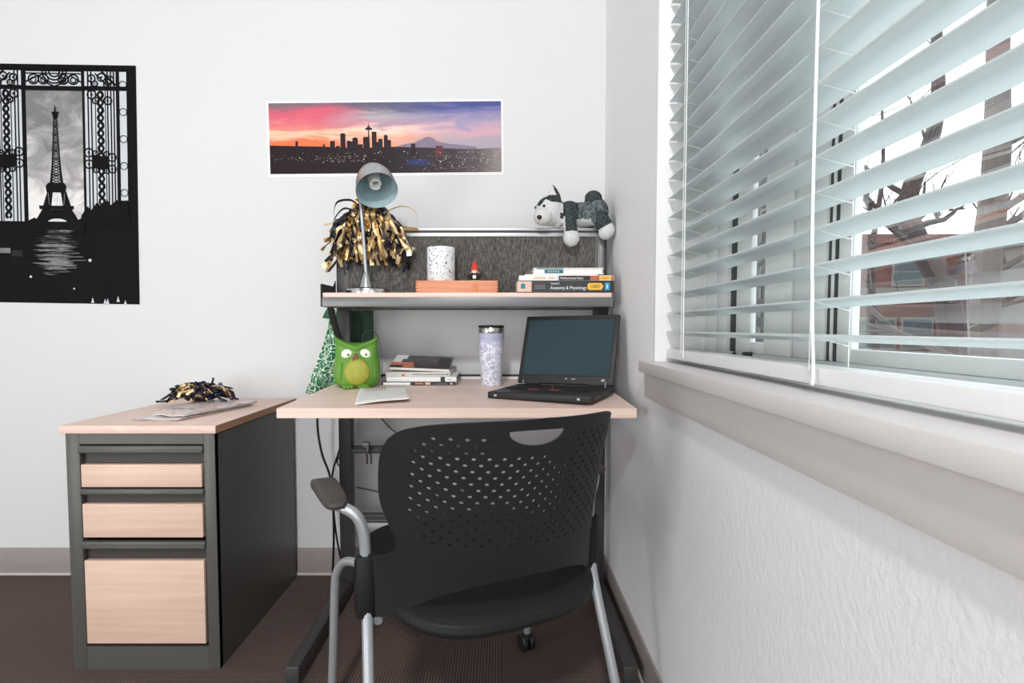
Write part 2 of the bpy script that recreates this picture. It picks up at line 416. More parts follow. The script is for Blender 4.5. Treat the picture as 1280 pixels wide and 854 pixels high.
# ------------------------------------------------------------------ file cabinet
cab = thing('file_cabinet', 'charcoal three-drawer file cabinet with maple top and maple drawer fronts', 'file cabinet', (-.9955, 1.82, 0))
CO = Vector((-.9955, 1.82, 0)); CY = 1.525
def cpart(m, name, mats, parent=None, label=None):
    bmesh.ops.translate(m.bm, verts=m.bm.verts[:], vec=-CO); return m.build(name, mats, parent or cab, label)
cx0, cx1 = -1.2, -.791
m = MB().box(cx0, cx0+.002, CY, 2.108, 0, .668).box(cx1-.002, cx1, CY, 2.108, 0, .668).box(cx0, cx1, 2.105, 2.108, 0, .668)
m.box(cx0, cx0+.037, CY, CY+.02, 0, .668, 0, .002).box(cx1-.031, cx1, CY, CY+.02, 0, .668, 0, .002)
m.box(cx0+.037, cx1-.031, CY+.001, CY+.02, .638, .668, 0).box(cx0+.037, cx1-.031, CY+.001, CY+.02, 0, .066, 0)
m.box(cx0, cx1, CY+.02, 2.108, .664, .668)
cpart(m, 'carcass', 'steel')
m = MB().box(-1.214, -.785, 1.519, 2.118, .668, .690, 0, .0015)
tp = cpart(m, 'top', 'wood_y', None, 'maple laminate top')
m = MB().box(-.7852, -.7838, 1.5195, 2.1175, .6685, .6895)
cpart(m, 'edge_band', 'brown_edge', tp)
dx0, dx1 = cx0+.039, cx1-.033
for hz0, hz1, wz0, wz1 in ((.612, .634, .519, .582), (.497, .514, .378, .472), (.345, .367, .077, .313)):
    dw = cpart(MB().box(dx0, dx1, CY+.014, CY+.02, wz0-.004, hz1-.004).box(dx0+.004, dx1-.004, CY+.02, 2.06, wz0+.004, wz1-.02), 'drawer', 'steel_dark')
    cpart(MB().box(dx0+.003, dx1-.003, CY-.004, CY+.0138, wz0, wz1, 0, .0015), 'drawer_front', 'drawer_wood', dw, 'pale maple drawer panel')
    h = MB().box(dx0-.004, dx1+.002, CY-.006, CY+.014, hz0, hz1, 0, .004).box(dx0-.002, dx1, CY-.0075, CY-.004, hz0+.003, hz0+.009, 0, .002)
    cpart(h, 'handle', 'steel', dw)

# ------------------------------------------------------------------ chair
chair = thing('stacking_chair', 'black perforated-back chair with silver tube legs pushed up to the desk', 'chair', (-.03, 1.19, 0), (0, 0, radians(26)))
def interp(tab, z):
    if z <= tab[0][0]: return tab[0][1]
    for (a, va), (b, vb) in zip(tab, tab[1:]):
        if z <= b: t = (z-a)/(b-a); t = t*t*(3-2*t) if False else t; return va+(vb-va)*t
    return tab[-1][1]
def back_pt(x, z):
    e = interp([(.40, .004), (.50, .0), (.56, -.012), (.68, -.045), (.80, -.088)], z)
    c = interp([(.40, -.17), (.525, -.20), (.66, -.222), (.80, -.255)], z)
    k = max(0, 1-(abs(x)/.262)**2.1)
    return Vector((x, e+(c-e)*k, z))
def make_backrest():
    half = smooth_path([(0, .802), (.07, .8), (.15, .795), (.205, .785), (.236, .768), (.25, .735), (.251, .69), (.247, .64), (.238, .595), (.231, .56), (.235, .535), (.252, .519), (.28, .514)] if False else
                       [Vector((a, b, 0)) for a, b in ((0, .802), (.07, .8), (.15, .795), (.205, .785), (.236, .768), (.25, .735), (.2515, .69), (.247, .635), (.232, .588), (.221, .555), (.228, .532), (.250, .519), (.282, .514))], 4)
    low = smooth_path([Vector((a, b, 0)) for a, b in ((.286, .506), (.286, .45), (.284, .40), (.262, .392), (.235, .400), (.20, .428), (.15, .466), (.08, .494), (0, .504))], 5)
    right = [(p.x, p.y) for p in half+low]
    out = right + [(-x, z) for x, z in reversed(right[1:-1])]
    slot = [(.034, .781), (-.070, .781)] + [(-.018-.052*cos(a), .779-.026*sin(a)) for a in [pi*k/14 for k in range(0, 15)]]
    pts = [Vector(p) for p in out]; edges = [(i, (i+1) % len(out)) for i in range(len(out))]
    def inside(p, poly):
        c = False; n = len(poly); x, y = p[0], p[1]
        for i in range(n):
            x1, y1 = poly[i][0], poly[i][1]; x2, y2 = poly[(i+1) % n][0], poly[(i+1) % n][1]
            if (y1 > y) != (y2 > y) and x < (x2-x1)*(y-y1)/(y2-y1)+x1: c = not c
        return c
    def loop(l):
        b = len(pts); pts.extend(Vector(p) for p in l); edges.extend((b+i, b+(i+1) % len(l)) for i in range(len(l)))
    loop(slot)
    holes = []; r = .0037; rows = 18
    for j in range(rows):
        z = .567+j*.0117
        for i in range(-9, 10):
            x = i*.0242+(.0121 if j % 2 else 0)
            lim = .214 if z > .64 else .214-(.64-z)*.45
            if abs(x) > lim: continue
            if z > .738 and abs(x+.018) < .078: continue
            if z > .752 and abs(x) > .196: continue
            holes.append((x, z))
    for hx, hz in holes: loop([(hx+r*cos(2*pi*k/8), hz+r*sin(2*pi*k/8)*.95) for k in range(8)])
    for i in range(-14, 15):
        for j in range(0, 22):
            x, z = i*.02, .40+j*.02
            if not inside((x, z), out) or inside((x, z), slot): continue
            if min(((x-hx)**2+(z-hz)**2 for hx, hz in holes)) < .0142**2: continue
            if min(((x-px)**2+(z-pz)**2 for px, pz in out+slot)) < .006**2: continue
            pts.append(Vector((x, z)))
    V, Ed, F, *_ = delaunay_2d_cdt([Vector((p[0], p[1])) for p in pts], edges, [], 0, 1e-6)
    def nrm(x, z):
        e = 1e-3; n = (back_pt(x+e, z)-back_pt(x-e, z)).cross(back_pt(x, z+e)-back_pt(x, z-e)); return n.normalized()
    bm = bmesh.new(); TH_ = .0048
    fv = [bm.verts.new(back_pt(v[0], v[1])+nrm(v[0], v[1])*TH_/2) for v in V]; rv = [bm.verts.new(back_pt(v[0], v[1])-nrm(v[0], v[1])*TH_/2) for v in V]
    hs = {}
    for hx, hz in holes: hs.setdefault((round(hx/.02), round(hz/.02)), []).append((hx, hz))
    cnt = {}
    for f in F:
        c = (sum(V[i][0] for i in f)/len(f), sum(V[i][1] for i in f)/len(f))
        if not inside(c, out) or inside(c, slot): continue
        kx, kz = round(c[0]/.02), round(c[1]/.02); bad = False
        for a in (-1, 0, 1):
            for b_ in (-1, 0, 1):
                for hx, hz in hs.get((kx+a, kz+b_), []):
                    if (c[0]-hx)**2+(c[1]-hz)**2 < (r*.93)**2: bad = True
        if bad: continue
        q = bm.faces.new([fv[i] for i in f]); q.smooth = True
        q = bm.faces.new([rv[i] for i in reversed(f)]); q.smooth = True
        for i, j in zip(f, list(f[1:])+[f[0]]): cnt[(i, j)] = 1
    for (i, j) in list(cnt):
        if (j, i) not in cnt:
            q = bm.faces.new((fv[j], fv[i], rv[i], rv[j])); q.smooth = True
            for p_, q_ in ((fv[i], fv[j]), (rv[i], rv[j])): bm.edges.get((p_, q_)).smooth = False
    for v in [v for v in bm.verts if not v.link_faces]: bm.verts.remove(v)
    m = MB(); m.bm.free(); m.bm = bm
    m.build('backrest', 'chair', chair, 'curved black backrest full of small round holes with a hand slot', sharp=0)
make_backrest()
# seat: dished rounded pan with turned-down rim
def seat_pt(u, v):
    a = 2*pi*u; n = 3.2
    cx, sy = cos(a), sin(a)
    rr = (abs(cx)**n+abs(sy)**n)**(-1/n)
    X, Y = cx*rr, sy*rr
    prof = [(0, .436), (.35, .435), (.65, .438), (.85, .445), (.95, .446), (1.0, .438), (1.012, .424), (.995, .414), (.93, .412), (.5, .411), (0, .411)]
    t = v*(len(prof)-1); i = min(int(t), len(prof)-2); f = t-i
    r = prof[i][0]+(prof[i+1][0]-prof[i][0])*f; z = prof[i][1]+(prof[i+1][1]-prof[i][1])*f
    z += -.010*max(0, Y*r)**4 + .004*abs(X*r)**3 + Y*r*.026
    return (X*r*(.236+.012*Y*r), .072+Y*r*.245, z)
m = MB(); m.grid(seat_pt, 56, 41, closed_u=True)
bmesh.ops.remove_doubles(m.bm, verts=m.bm.verts[:], dist=1e-5)
m.build('seat', 'chair', chair, sharp=60)
m = MB()
for s in (-1, 1): m.box(s*.185-.03, s*.185+.03, .0, .25, .385, .409, 0, .004)
m.box(-.18, .18, .02, .06, .392, .412, 0, .004).box(-.18, .18, .17, .21, .392, .412, 0, .004)
m.build('seat_support', 'black', chair)
for s in (-1, 1):
    # rear leg rising through the sleeve to the arm
    p = smooth_path([(s*.283, -.125, .012), (s*.276, -.075, .18), (s*.266, -.018, .36), (s*.262, 0, .45)], 5)
    MB().tube(p, .0112, 14).build('leg', 'tube', chair)
    p = smooth_path([(s*.262, 0, .45), (s*.264, .002, .52), (s*.268, .002, .562), (s*.280, .006, .592), (s*(.302 if s < 0 else .290), .022, .607), (s*(.312 if s < 0 else .297), .055, .608), (s*(.314 if s < 0 else .297), .2, .606)], 7)
    MB().tube(p, .0112, 14).build('arm_tube', 'tube', chair)
    # front leg bending back under the seat
    p = smooth_path([(s*.246, -.012, .384), (s*.222, .04, .394), (s*.212, .12, .398), (s*.224, .225, .398), (s*.252, .292, .386), (s*.268, .318, .350), (s*.272, .326, .30), (s*.276, .333, .16), (s*.280, .338, .05)], 7)
    MB().tube(p, .0108, 14).build('leg', 'tube', chair)
    # moulded sleeve
    m = MB(); prof = [(.0, .391), (.016, .391), (.0185, .395), (.0195, .45), (.0185, .508), (.0165, .513), (.0115, .514)]
    m.lathe(prof, 24, 0, Matrix.Translation((s*.263, 0, 0)), 1.15, 1.0); m.build('sleeve', 'chair', chair)
    # arm pad
    def pad(u, v, s=s):
        a = 2*pi*u; cx, sy = cos(a), sin(a); n = 4.5
        rr = (abs(cx)**n+abs(sy)**n)**(-1/n)
        prof = [(0, .632), (.6, .632), (.9, .630), (.985, .625), (1, .619), (.97, .613), (.9, .611), (0, .611)]; t = v*(len(prof)-1); i = min(int(t), len(prof)-2); f = t-i
        r = prof[i][0]+(prof[i+1][0]-prof[i][0])*f; z = prof[i][1]+(prof[i+1][1]-prof[i][1])*f
        Y = sy*rr*r
        return (s*(.314 if s < 0 else .298)+cx*rr*r*(.026+.003*Y), .118+Y*.116, z-.004-.012*max(0, Y)**3)
    m = MB(); m.grid(pad, 40, 29, closed_u=True); bmesh.ops.remove_doubles(m.bm, verts=m.bm.verts[:], dist=1e-5)
    m.build('armpad', 'chair_grey', chair, sharp=60)
    m = MB(); cyl = Matrix.Translation((s*.280-.006, .338, .026)) @ Matrix.Rotation(pi/2, 4, 'Y')
    for off in (-.012, .012):
        m.lathe([(0, -.008), (.022, -.008), (.026, -.005), (.026, .005), (.022, .008), (0, .008)], 24, 0, Matrix.Translation((s*.280+off, .344, .0262)) @ Matrix.Rotation(pi/2, 4, 'Y'))
    m.box(s*.280-.004, s*.280+.004, .332, .356, .015, .05, 0, .002).tube([(s*.280, .338, .038), (s*.280, .338, .056)], .014, 14)
    m.build('caster', 'black', chair)
    m = MB(); m.lathe([(0, 0), (.016, 0), (.017, .004), (.014, .02), (.0113, .026)], 18, 0, Matrix.Translation((s*.284, -.128, 0))); m.build('foot_glide', 'black', chair)

# ------------------------------------------------------------------ posters
class Canvas:
    """flat printed picture: coloured shapes in thin layers on one sheet; local x right, z up, y towards the wall"""
    def __init__(s, w, h, u0, v0, u1, v1):
        s.mb = MB(); s.mats = []; s.todo = []; s.w, s.h = w, h; s.u0, s.v0, s.u1, s.v1 = u0, v0, u1, v1
    def mi(s, m):
        if m not in s.mats: s.mats.append(m)
        return s.mats.index(m)
    def P(s, u, v, d):
        return ((u-s.u0)/(s.u1-s.u0)*s.w - s.w/2, -.0004-d, s.h/2-(v-s.v0)/(s.v1-s.v0)*s.h)
    def poly(s, pts, mat, lay=1): s.todo.append((lay, len(s.todo), pts, mat))
    def emit(s, pts, mat, d):
        A = 0
        for (a, b_), (c, e) in zip(pts, pts[1:]+pts[:1]): A += a*e-c*b_
        if A > 0: pts = list(reversed(pts))
        # fan via bmesh triangulation
        f = s.mb.bm.faces.new([s.mb.bm.verts.new(s.P(u, v, d)) for u, v in pts]); f.material_index = s.mi(mat)
        f.normal_update()
        if f.normal.y > 0: f.normal_flip()
    def rect(s, a, b_, c, d, mat, lay=1): s.poly([(a, b_), (c, b_), (c, d), (a, d)], mat, lay)
    def line(s, pts, w, mat, lay=1):
        pts = [Vector((a, b_)) for a, b_ in pts]; n = len(pts); L = []; R = []
        for i in range(n):
            t = (pts[min(i+1, n-1)]-pts[max(i-1, 0)]).normalized(); nn = Vector((-t.y, t.x))*w/2
            L.append(pts[i]+nn); R.append(pts[i]-nn)
        for i in range(n-1): s.poly([tuple(L[i]), tuple(L[i+1]), tuple(R[i+1]), tuple(R[i])], mat, lay)
    def circ(s, u, v, r, w, mat, lay=1, n=18, a0=0, a1=2*pi): s.line([(u+r*cos(a0+(a1-a0)*k/n), v+r*sin(a0+(a1-a0)*k/n)) for k in range(n+1)], w, mat, lay)
    def disc(s, u, v, r, mat, lay=1, n=14, sy=1.): s.poly([(u+r*cos(2*pi*k/n), v+r*sy*sin(2*pi*k/n)) for k in range(n)], mat, lay)
    def sheet(s, mat, th=.0004):
        s.mb.box(-s.w/2, s.w/2, -th, 0, -s.h/2, s.h/2, s.mi(mat))
    def build(s, name, loc, rot):
        for k, (lay, i, pts, mat) in enumerate(sorted(s.todo, key=lambda t: t[:2])): s.emit(pts, mat, 1.5e-5+k*2.2e-6)
        return s.mb.build(name, s.mats, None, None, loc, rot, fix=False, sharp=0)

MT['ink'] = plain('black_print', (13, 13, 14), .6, var=.1, scale=12, spec=.12)
MT['ink2'] = plain('dark_grey_print', (40, 40, 42), .6, var=.2, scale=60, spec=.12)
MT['pale_print'] = plain('pale_print', (205, 208, 214), .45, var=.06, scale=30, spec=.08)
MT['mid_print'] = plain('mid_grey_print', (120, 120, 122), .45, var=.25, scale=60, spec=.08)
def cloud_print():
    t = NT('cloudy_grey_print'); v = t.coord(); x, y, z = t.xyz(v)
    n = t.noise(t.map(v, scale=(7, 1, 11)), 1.0, 5, .6, .8)
    g = t.math('MULTIPLY_ADD', z, -.9, .12)
    f = t.math('ADD', n, g)
    return t.done(t.ramp(f, [(.35, (128, 127, 128)), (.5, (165, 163, 163)), (.6, (196, 194, 193)), (.72, (233, 231, 229))]), .6, 0, None, .1)
MT['cloud'] = cloud_print()
def streak_print():
    t = NT('wet_reflection_print'); v = t.coord()
    n = t.noise(t.map(v, scale=(14, 1, 90)), 1.0, 4, .6)
    return t.done(t.ramp(n, [(.42, (20, 20, 21)), (.56, (70, 68, 66)), (.7, (150, 147, 144))]), .6, 0, None, .1)
MT['streak'] = streak_print()

# tower poster: units are a 2.51x enlargement of the photograph measured on the sheet
pw = 1.3725-(-2.02); 
W1, H1 = .640, .884
cv = Canvas(W1, H1, -84, 51, 434, 799)
cv.sheet('ink')
cv.rect(100, 128, 270, 560, 'cloud', 1)
K = 'ink'
# gate panels right and left (mirror about u=177.5)
def gate(fx):
    def L(pts, w, mat=K, lay=2): cv.line([(fx(u), v) for u, v in pts], w, mat, lay)
    cv.poly([(fx(u), v) for u, v in ((278, 68), (372, 68), (372, 540), (278, 540))], 'pale_print', 1)
    cv.poly([(fx(u), v) for u, v in ((383, 66), (404, 66), (404, 470), (383, 470))], 'pale_print', 1)
    for u in (288, 298, 347, 357, 366): L([(u, 68), (u, 540)], 4.5)
    L([(310, 120), (310, 540)], 3); L([(340, 120), (340, 540)], 3)
    # twisted centre ornament
    L([(325+8*sin(k*.9), 130+k*6.8) for k in range(60)], 9); L([(325-8*sin(k*.9), 130+k*6.8) for k in range(60)], 7)
    L([(278, 122), (405, 122)], 14); L([(278, 66), (404, 66)], 8)
    cv.poly([(fx(u), v) for u, v in ((298, 328), (348, 334), (350, 374), (300, 370))], K, 3)
    for (cu, cvv, r) in ((288, 322, 13), (288, 358, 13), (358, 336, 12), (358, 372, 12), (308, 324, 8), (342, 326, 8), (309, 376, 8), (342, 378, 8), (300, 142, 13), (348, 160, 12), (312, 160, 10), (300, 92, 11), (330, 88, 12), (355, 96, 12), (345, 110, 8), (310, 108, 8)):
        cv.circ(fx(cu), cvv, r, 4.5, K, 3); cv.disc(fx(cu), cvv, r*.3, K, 3)
    for k in range(5): cv.circ(fx(394), 110+k*84, 11, 2.2, K, 3)
    L([(330, 70), (372, 112)], 7); L([(310, 76), (350, 116)], 5)
gate(lambda u: u); gate(lambda u: 365-u)
# top lattice between the gates
cv.rect(102, 72, 268, 120, 'pale_print', 1); cv.rect(88, 117, 282, 131, K, 3); cv.rect(-84, 51, 434, 66, K, 3)
for cu in (125, 155, 215, 245):
    cv.circ(cu, 96, 15, 5, K, 2); cv.circ(cu, 98, 8, 4, K, 2)
for r in (16, 26, 36): cv.circ(188, 72, r, 5, K, 2, 16, 0, pi)
cv.line([(102, 104), (140, 84), (170, 110), (188, 118), (206, 110), (236, 84), (268, 104)], 5, K, 2)
cv.line([(102, 78), (268, 78)], 4, K, 2)
# lattice tower
T = 'ink2'
cv.poly([(186.6, 178), (189.4, 178), (191, 196), (185, 196)], K, 2)
cv.rect(178, 196, 199, 203, K, 2); cv.rect(180, 203, 197, 212, K, 2); cv.rect(182, 212, 195, 218, K, 2)
def tw(v): # half width of the shaft
    return 6+ (v-216)/200*10 + max(0, (v-330)/90)**2*4.5
for k in range(24):
    v0 = 216+k*8.4; v1 = v0+8.4; a, b_ = tw(v0), tw(v1)
    for s in (-1, 1): cv.poly([(188+s*a, v0), (188+s*a*.62, v0), (188+s*b_*.62, v1), (188+s*b_, v1)], K, 2)
    cv.line([(188-a*.7, v0), (188+b_*.7, v1)], 2.6, T, 2); cv.line([(188+a*.7, v0), (188-b_*.7, v1)], 2.6, T, 2)
    if k % 3 == 0: cv.rect(188-a, v0, 188+a, v0+2.5, K, 3)
cv.poly([(164, 418), (212, 418), (218, 428), (215, 448), (158, 448), (156, 428)], K, 3)
for s in (-1, 1):
    cv.poly([(188+s*29, 446), (188+s*12, 446), (188+s*18, 492), (188+s*43, 492)], K, 2)
    cv.poly([(188+s*44, 500), (188+s*20, 500), (188+s*30, 548), (188+s*82, 548), (188+s*62, 530)], K, 2)
    cv.line([(188+s*25, 450), (188+s*22, 488)], 2, 'mid_print', 3)
cv.poly([(134, 490), (240, 490), (238, 502), (136, 502)], K, 3)
arc = [(188+32*cos(pi-pi*k/12), 546-16*sin(pi*k/12)) for k in range(13)]
cv.poly([(150, 502), (226, 502), (226, 546)] + list(reversed(arc)) + [(150, 546)], K, 2)
cv.rect(150, 540, 226, 556, 'mid_print', 1)
# dark trees, ground and wet reflections
trees = [(262, 545)] + [(262+i*10, 520-34*sin(min(1, i/9)*pi/2)-9*((i*7) % 3)) for i in range(15)] + [(412, 545)]
cv.poly(trees, K, 4)
cv.poly([(96, 546), (104, 536), (120, 528), (134, 540), (240, 540), (262, 528), (272, 548), (272, 580), (96, 580)], K, 4)
rs_ = random.Random(2)
for k in range(34):
    v = 568+k*4.2; c_ = 186+rs_.uniform(-16, 16); hw = (62 if 590 < v < 690 else 44)*rs_.uniform(.55, 1.1)
    cv.poly([(c_-hw, v+rs_.uniform(-2, 2)), (c_-hw*.4, v-3), (c_+hw*.5, v-2.5), (c_+hw, v+rs_.uniform(-2, 2)), (c_+hw*.3, v+3.2), (c_-hw*.5, v+2.8)], 'streak' if 606 > v or v > 690 else ('mid_print' if rs_.random() < .6 else 'streak'), 5)
cv.rect(100, 545, 272, 574, K, 4)
cv.poly([(136, 590), (160, 582), (206, 584), (214, 592), (170, 600), (140, 600)], 'streak', 6)
for k in range(16):
    u = 132+((k*37) % 100); v = 634+k*3.6
    cv.line([(u, v), (u+22+(k*13) % 40, v-2)], 2.2, 'mid_print', 7)
cv.rect(10, 626, 44, 642, 'mid_print', 5); cv.rect(48, 632, 82, 652, 'ink2', 5)
for u, v, r in ((286, 661, 5), (104, 716, 4), (236, 752, 3)): cv.disc(u, v, r, 'pale_print', 6)
for u, v, hh in ((292, 790, 20), (330, 792, 16), (338, 794, 22), (370, 786, 22), (392, 794, 14)):
    cv.poly([(u-5, v+6), (u, v-hh*.6), (u+5, v+6)], 'pale_print', 6)
xa, za = wpt(-28, 81); xb, zb = wpt(173, 81); xc, zc = wpt(170.5, 379)
pA = cv.build('tower_poster', ((xb+xc)/2-W1/2+.002, BACK-.0006, (zb+zc)/2), (0, radians(.9), 0))
tag(pA, 'black and white poster of an iron tower framed by ornate gates', 'poster')

# skyline poster: units are a 4x enlargement measured on the sheet
def skyline_mat():
    t = NT('sunset_sky_print'); v = t.coord(); x, y, z = t.xyz(v)
    n = t.noise(t.map(v, scale=(5, 1, 26), rot=(0, radians(8), 0)), 1.0, 5, .6, .9)
    zz = t.math('ADD', t.math('MULTIPLY_ADD', z, 1/.25, .38), t.math('MULTIPLY_ADD', n, .46, -.23))
    left = t.ramp(zz, [(.36, (244, 126, 86)), (.46, (250, 206, 176)), (.53, (234, 146, 134)), (.66, (226, 112, 128)), (.80, (214, 102, 122)), (.92, (128, 112, 122))])
    right = t.ramp(zz, [(.34, (178, 168, 180)), (.5, (214, 172, 182)), (.6, (170, 158, 186)), (.74, (132, 130, 176)), (.9, (84, 92, 152))])
    midc = t.ramp(zz, [(.36, (246, 170, 140)), (.48, (255, 222, 205)), (.58, (186, 150, 168)), (.7, (186, 176, 184)), (.82, (122, 116, 132)), (.92, (104, 104, 130))])
    u = t.math('ADD', t.math('MULTIPLY_ADD', x, 1/.87, .5), t.math('MULTIPLY_ADD', n, .3, -.15))
    f1 = t.n('ShaderNodeMapRange', {0: u, 1: .24, 2: .44}).outputs[0]; f2 = t.n('ShaderNodeMapRange', {0: u, 1: .5, 2: .8}).outputs[0]
    return t.done(t.mix(f2, t.mix(f1, left, midc), right), .6, 0, None, .1)
MT['sunset'] = skyline_mat()
def cityland_mat():
    t = NT('dusk_city_glare_print'); v = t.coord(); x, y, z = t.xyz(v)
    n = t.noise(t.map(v, scale=(40, 1, 70)), 1.0, 4, .6)
    u = t.math('MULTIPLY_ADD', x, 1/.87, .5)
    base = t.ramp(u, [(0, (42, 30, 33)), (.5, (42, 34, 39)), (.78, (74, 66, 72)), (.9, (112, 102, 106)), (1, (172, 162, 162))])  # right end paled: window gloss haze painted into the print colour
    return t.done(t.mix(t.math('MULTIPLY', n, .55), base, lin((34, 25, 28))), .5, spec=.15)
MT['cityland'] = cityland_mat()
MT['sil'] = plain('skyline_silhouette_print', (44, 32, 37), .5, spec=.15, var=.2, scale=90)
MT['sil_red'] = plain('dusky_red_print', (96, 50, 54), .35, var=.2, scale=90, spec=.08)
MT['mount'] = plain('mountain_print', (134, 122, 140), .35, var=.1, scale=60, spec=.08)
MT['blue_roof'] = plain('blue_roof_print', (50, 58, 98), .35, var=.15, scale=60, spec=.08)
MT['cityglow'] = plain('city_light_print', (252, 226, 196), .35, var=.05, spec=.08)
W2, H2 = .884, .279
cv = Canvas(W2, H2, 50, 64, 1236, 443)
cv.sheet('white')
cv.rect(62, 74, 1226, 428, 'sunset', 1)
cv.poly([(62, 284), (180, 288), (330, 292), (420, 298), (560, 300), (690, 296), (780, 300), (900, 304), (1060, 312), (1226, 306), (1226, 428), (62, 428)], 'cityland', 3)
cv.poly([(690, 298), (740, 284), (790, 276), (820, 262), (846, 250), (862, 248), (884, 256), (906, 272), (960, 284), (1040, 292), (1100, 300), (1100, 312), (690, 312)], 'mount', 2)
blds = [(192, 205, 264), (330, 340, 280), (366, 390, 264), (418, 444, 230), (450, 470, 264), (478, 506, 252), (532, 562, 246), (576, 600, 220), (608, 630, 256), (636, 656, 240), (650, 672, 262), (772, 794, 282), (470, 486, 268), (600, 612, 272), (506, 530, 282), (394, 416, 290)]
for a, b_, t_ in blds:
    cv.rect(a, t_, b_, 345, 'sil', 4)
cv.poly([(478, 253), (492, 246), (506, 253)], 'sil', 4); cv.poly([(636, 242), (646, 234), (656, 242)], 'sil', 4); cv.rect(422, 226, 440, 232, 'sil', 4)
cv.rect(896, 294, 932, 350, 'sil_red', 4)
cv.poly([(556, 300), (558, 212), (563, 212), (566, 300)], 'sil', 5)
cv.poly([(541, 206), (549, 212), (573, 212), (581, 206), (572, 200), (550, 200)], 'sil', 5); cv.poly([(552, 200), (559, 188), (560, 176), (562, 176), (563, 188), (570, 200)], 'sil_red', 5)
cv.poly([(738, 384), (756, 368), (790, 358), (830, 360), (862, 372), (874, 386), (820, 392)], 'blue_roof', 5)
rs = random.Random(3)
for k in range(280):
    u = rs.choice((rs.uniform(300, 560), rs.uniform(900, 1220), rs.uniform(880, 1220), rs.uniform(70, 1220), rs.uniform(70, 1220))); v = rs.gauss(350, 12) if u < 560 else rs.uniform(318, 418)
    if u < 700 and v > 375: continue
    r = rs.uniform(.5, 1.7)*(1.25 if rs.random() < .15 else .8); cv.poly([(u-r*1.3, v-r), (u+r*1.3, v-r), (u+r*1.3, v+r), (u-r*1.3, v+r)], 'cityglow', 6)
x_, z_ = wpt(481.5, 173)
pB = cv.build('skyline_poster', (x_, BACK-.0006, z_), (0, radians(-.55), 0))
tag(pB, 'wide sunset city skyline poster with a white border', 'poster')

# ------------------------------------------------------------------ things on the raised shelf
SZ = 1.0703
# desk lamp
MT['lamp_in'] = plain('blue_grey_enamel', (160, 184, 190), .38, var=.04)
MT['lamp_out'] = plain('brushed_lamp_metal', (176, 182, 186), .3, metal=.75, var=.06, scale=120)
lamp = thing('desk_lamp', 'silver gooseneck desk lamp with bell shade tilted toward the room', 'lamp', (-.447, 1.872, SZ))
m = MB(); m.lathe([(0, 0), (.071, 0), (.0715, .004), (.069, .0135), (.062, .018), (.03, .021), (0, .021)], 48)
m.build('base', 'chrome', lamp)
m = MB(); m.lathe([(.0215, .019), (.0205, .023), (.0085, .068), (.0065, .072), (0, .072)], 24, 0, Matrix.Translation((-.006, 0, 0))); m.build('stem_cone', 'lamp_out', lamp)
apex = Vector((.012, .018, .417)); mouth = Vector((.045, -.054, .327))
ax = (mouth-apex).normalized()
stem = smooth_path([(-.006, 0, .065), (-.009, .0, .12), (-.014, .0, .20), (-.021, .006, .275), (-.027, .028, .34), (-.024, .05, .40), (-.010, .048, .430), (.002, .032, .433), tuple(apex-ax*.006)], 8)
m = MB(); m.tube(stem, .0058, 14); m.build('gooseneck', 'lamp_out', lamp)
rotm = ax.to_track_quat('Z', 'Y').to_matrix().to_4x4()
sm = Matrix.Translation(apex) @ rotm
L = (mouth-apex).length
prof_o = [(0, -.012), (.012, -.012), (.0165, -.008), (.0175, 0), (.0175, .012), (.0225, .016), (.034, .022), (.046, .036), (.056, .058), (.0625, .082), (.0665, L)]
prof_i = [(.0655, L), (.0612, .082), (.0545, .058), (.0445, .037), (.033, .024), (.02, .018), (0, .018)]
m = MB(); m.lathe(prof_o+[(.0672, L+.0015)], 48, 0, sm); m.lathe([(.0672, L+.0015)]+prof_i, 48, 1, sm)
bmesh.ops.remove_doubles(m.bm, verts=m.bm.verts[:], dist=1e-6)
sh = m.build('lamp_shade', ['lamp_out', 'lamp_in'], lamp, 'bell shade silver outside and blue-grey inside')
m = MB(); m.lathe([(0, .0185), (.019, .0185), (.0215, .024), (.0215, .05), (.0195, .056), (0, .056)], 24, 0, sm); m.build('socket', 'white', sh)
m = MB()
hel = [sm @ Vector(((.0155+.001*sin(k*.3))*cos(k*.42), .0155*sin(k*.42), .057+.0006*k)) for k in range(60)]
m.tube(hel, .0042, 8); m.build('bulb', 'bulb', lamp, 'white spiral bulb')

# pompoms
MT['gold'] = plain('gold_foil', (205, 168, 112), .3, metal=.55, var=.12, scale=60)
MT['gold2'] = plain('pale_gold_foil', (233, 205, 160), .32, metal=.4, var=.1, scale=60)
MT['navy'] = plain('black_navy_foil', (30, 29, 40), .3, metal=.2, var=.2, scale=60)
MT['navy2'] = plain('navy_foil', (44, 44, 78), .3, metal=.25, var=.2, scale=60)
def ribbons(rs, n, gen, width, mi_n):
    m = MB()
    for k in range(n):
        pts = gen(rs); ph = rs.uniform(0, pi); tws = rs.uniform(-2.2, 2.2); w = width*rs.uniform(.7, 1.25); mi = rs.randrange(mi_n)
        P = smooth_path(pts, 4); prev = None; N = len(P)
        for i, p in enumerate(P):
            t = (P[min(i+1, N-1)]-P[max(i-1, 0)]).normalized()
            a = t.cross(Vector((0, 0, 1))); a = a.normalized() if a.length > 1e-3 else Vector((1, 0, 0)); b_ = t.cross(a)
            an = ph+tws*i/N; d = (a*cos(an)+b_*sin(an))*w/2
            cur = (m.bm.verts.new(p+d), m.bm.verts.new(p-d))
            if prev: f = m.bm.faces.new((prev[0], prev[1], cur[1], cur[0])); f.material_index = mi; f.smooth = True
            prev = cur
    return m
PC = Vector((-.458, 1.938, 1.335))
pom = thing('pompom', 'large gold and black foil pompom hung on the tackboard behind the lamp', 'pompom', tuple(PC))
def clampy(v): return Vector((v.x, min(max(v.y, -.048), .011), v.z))
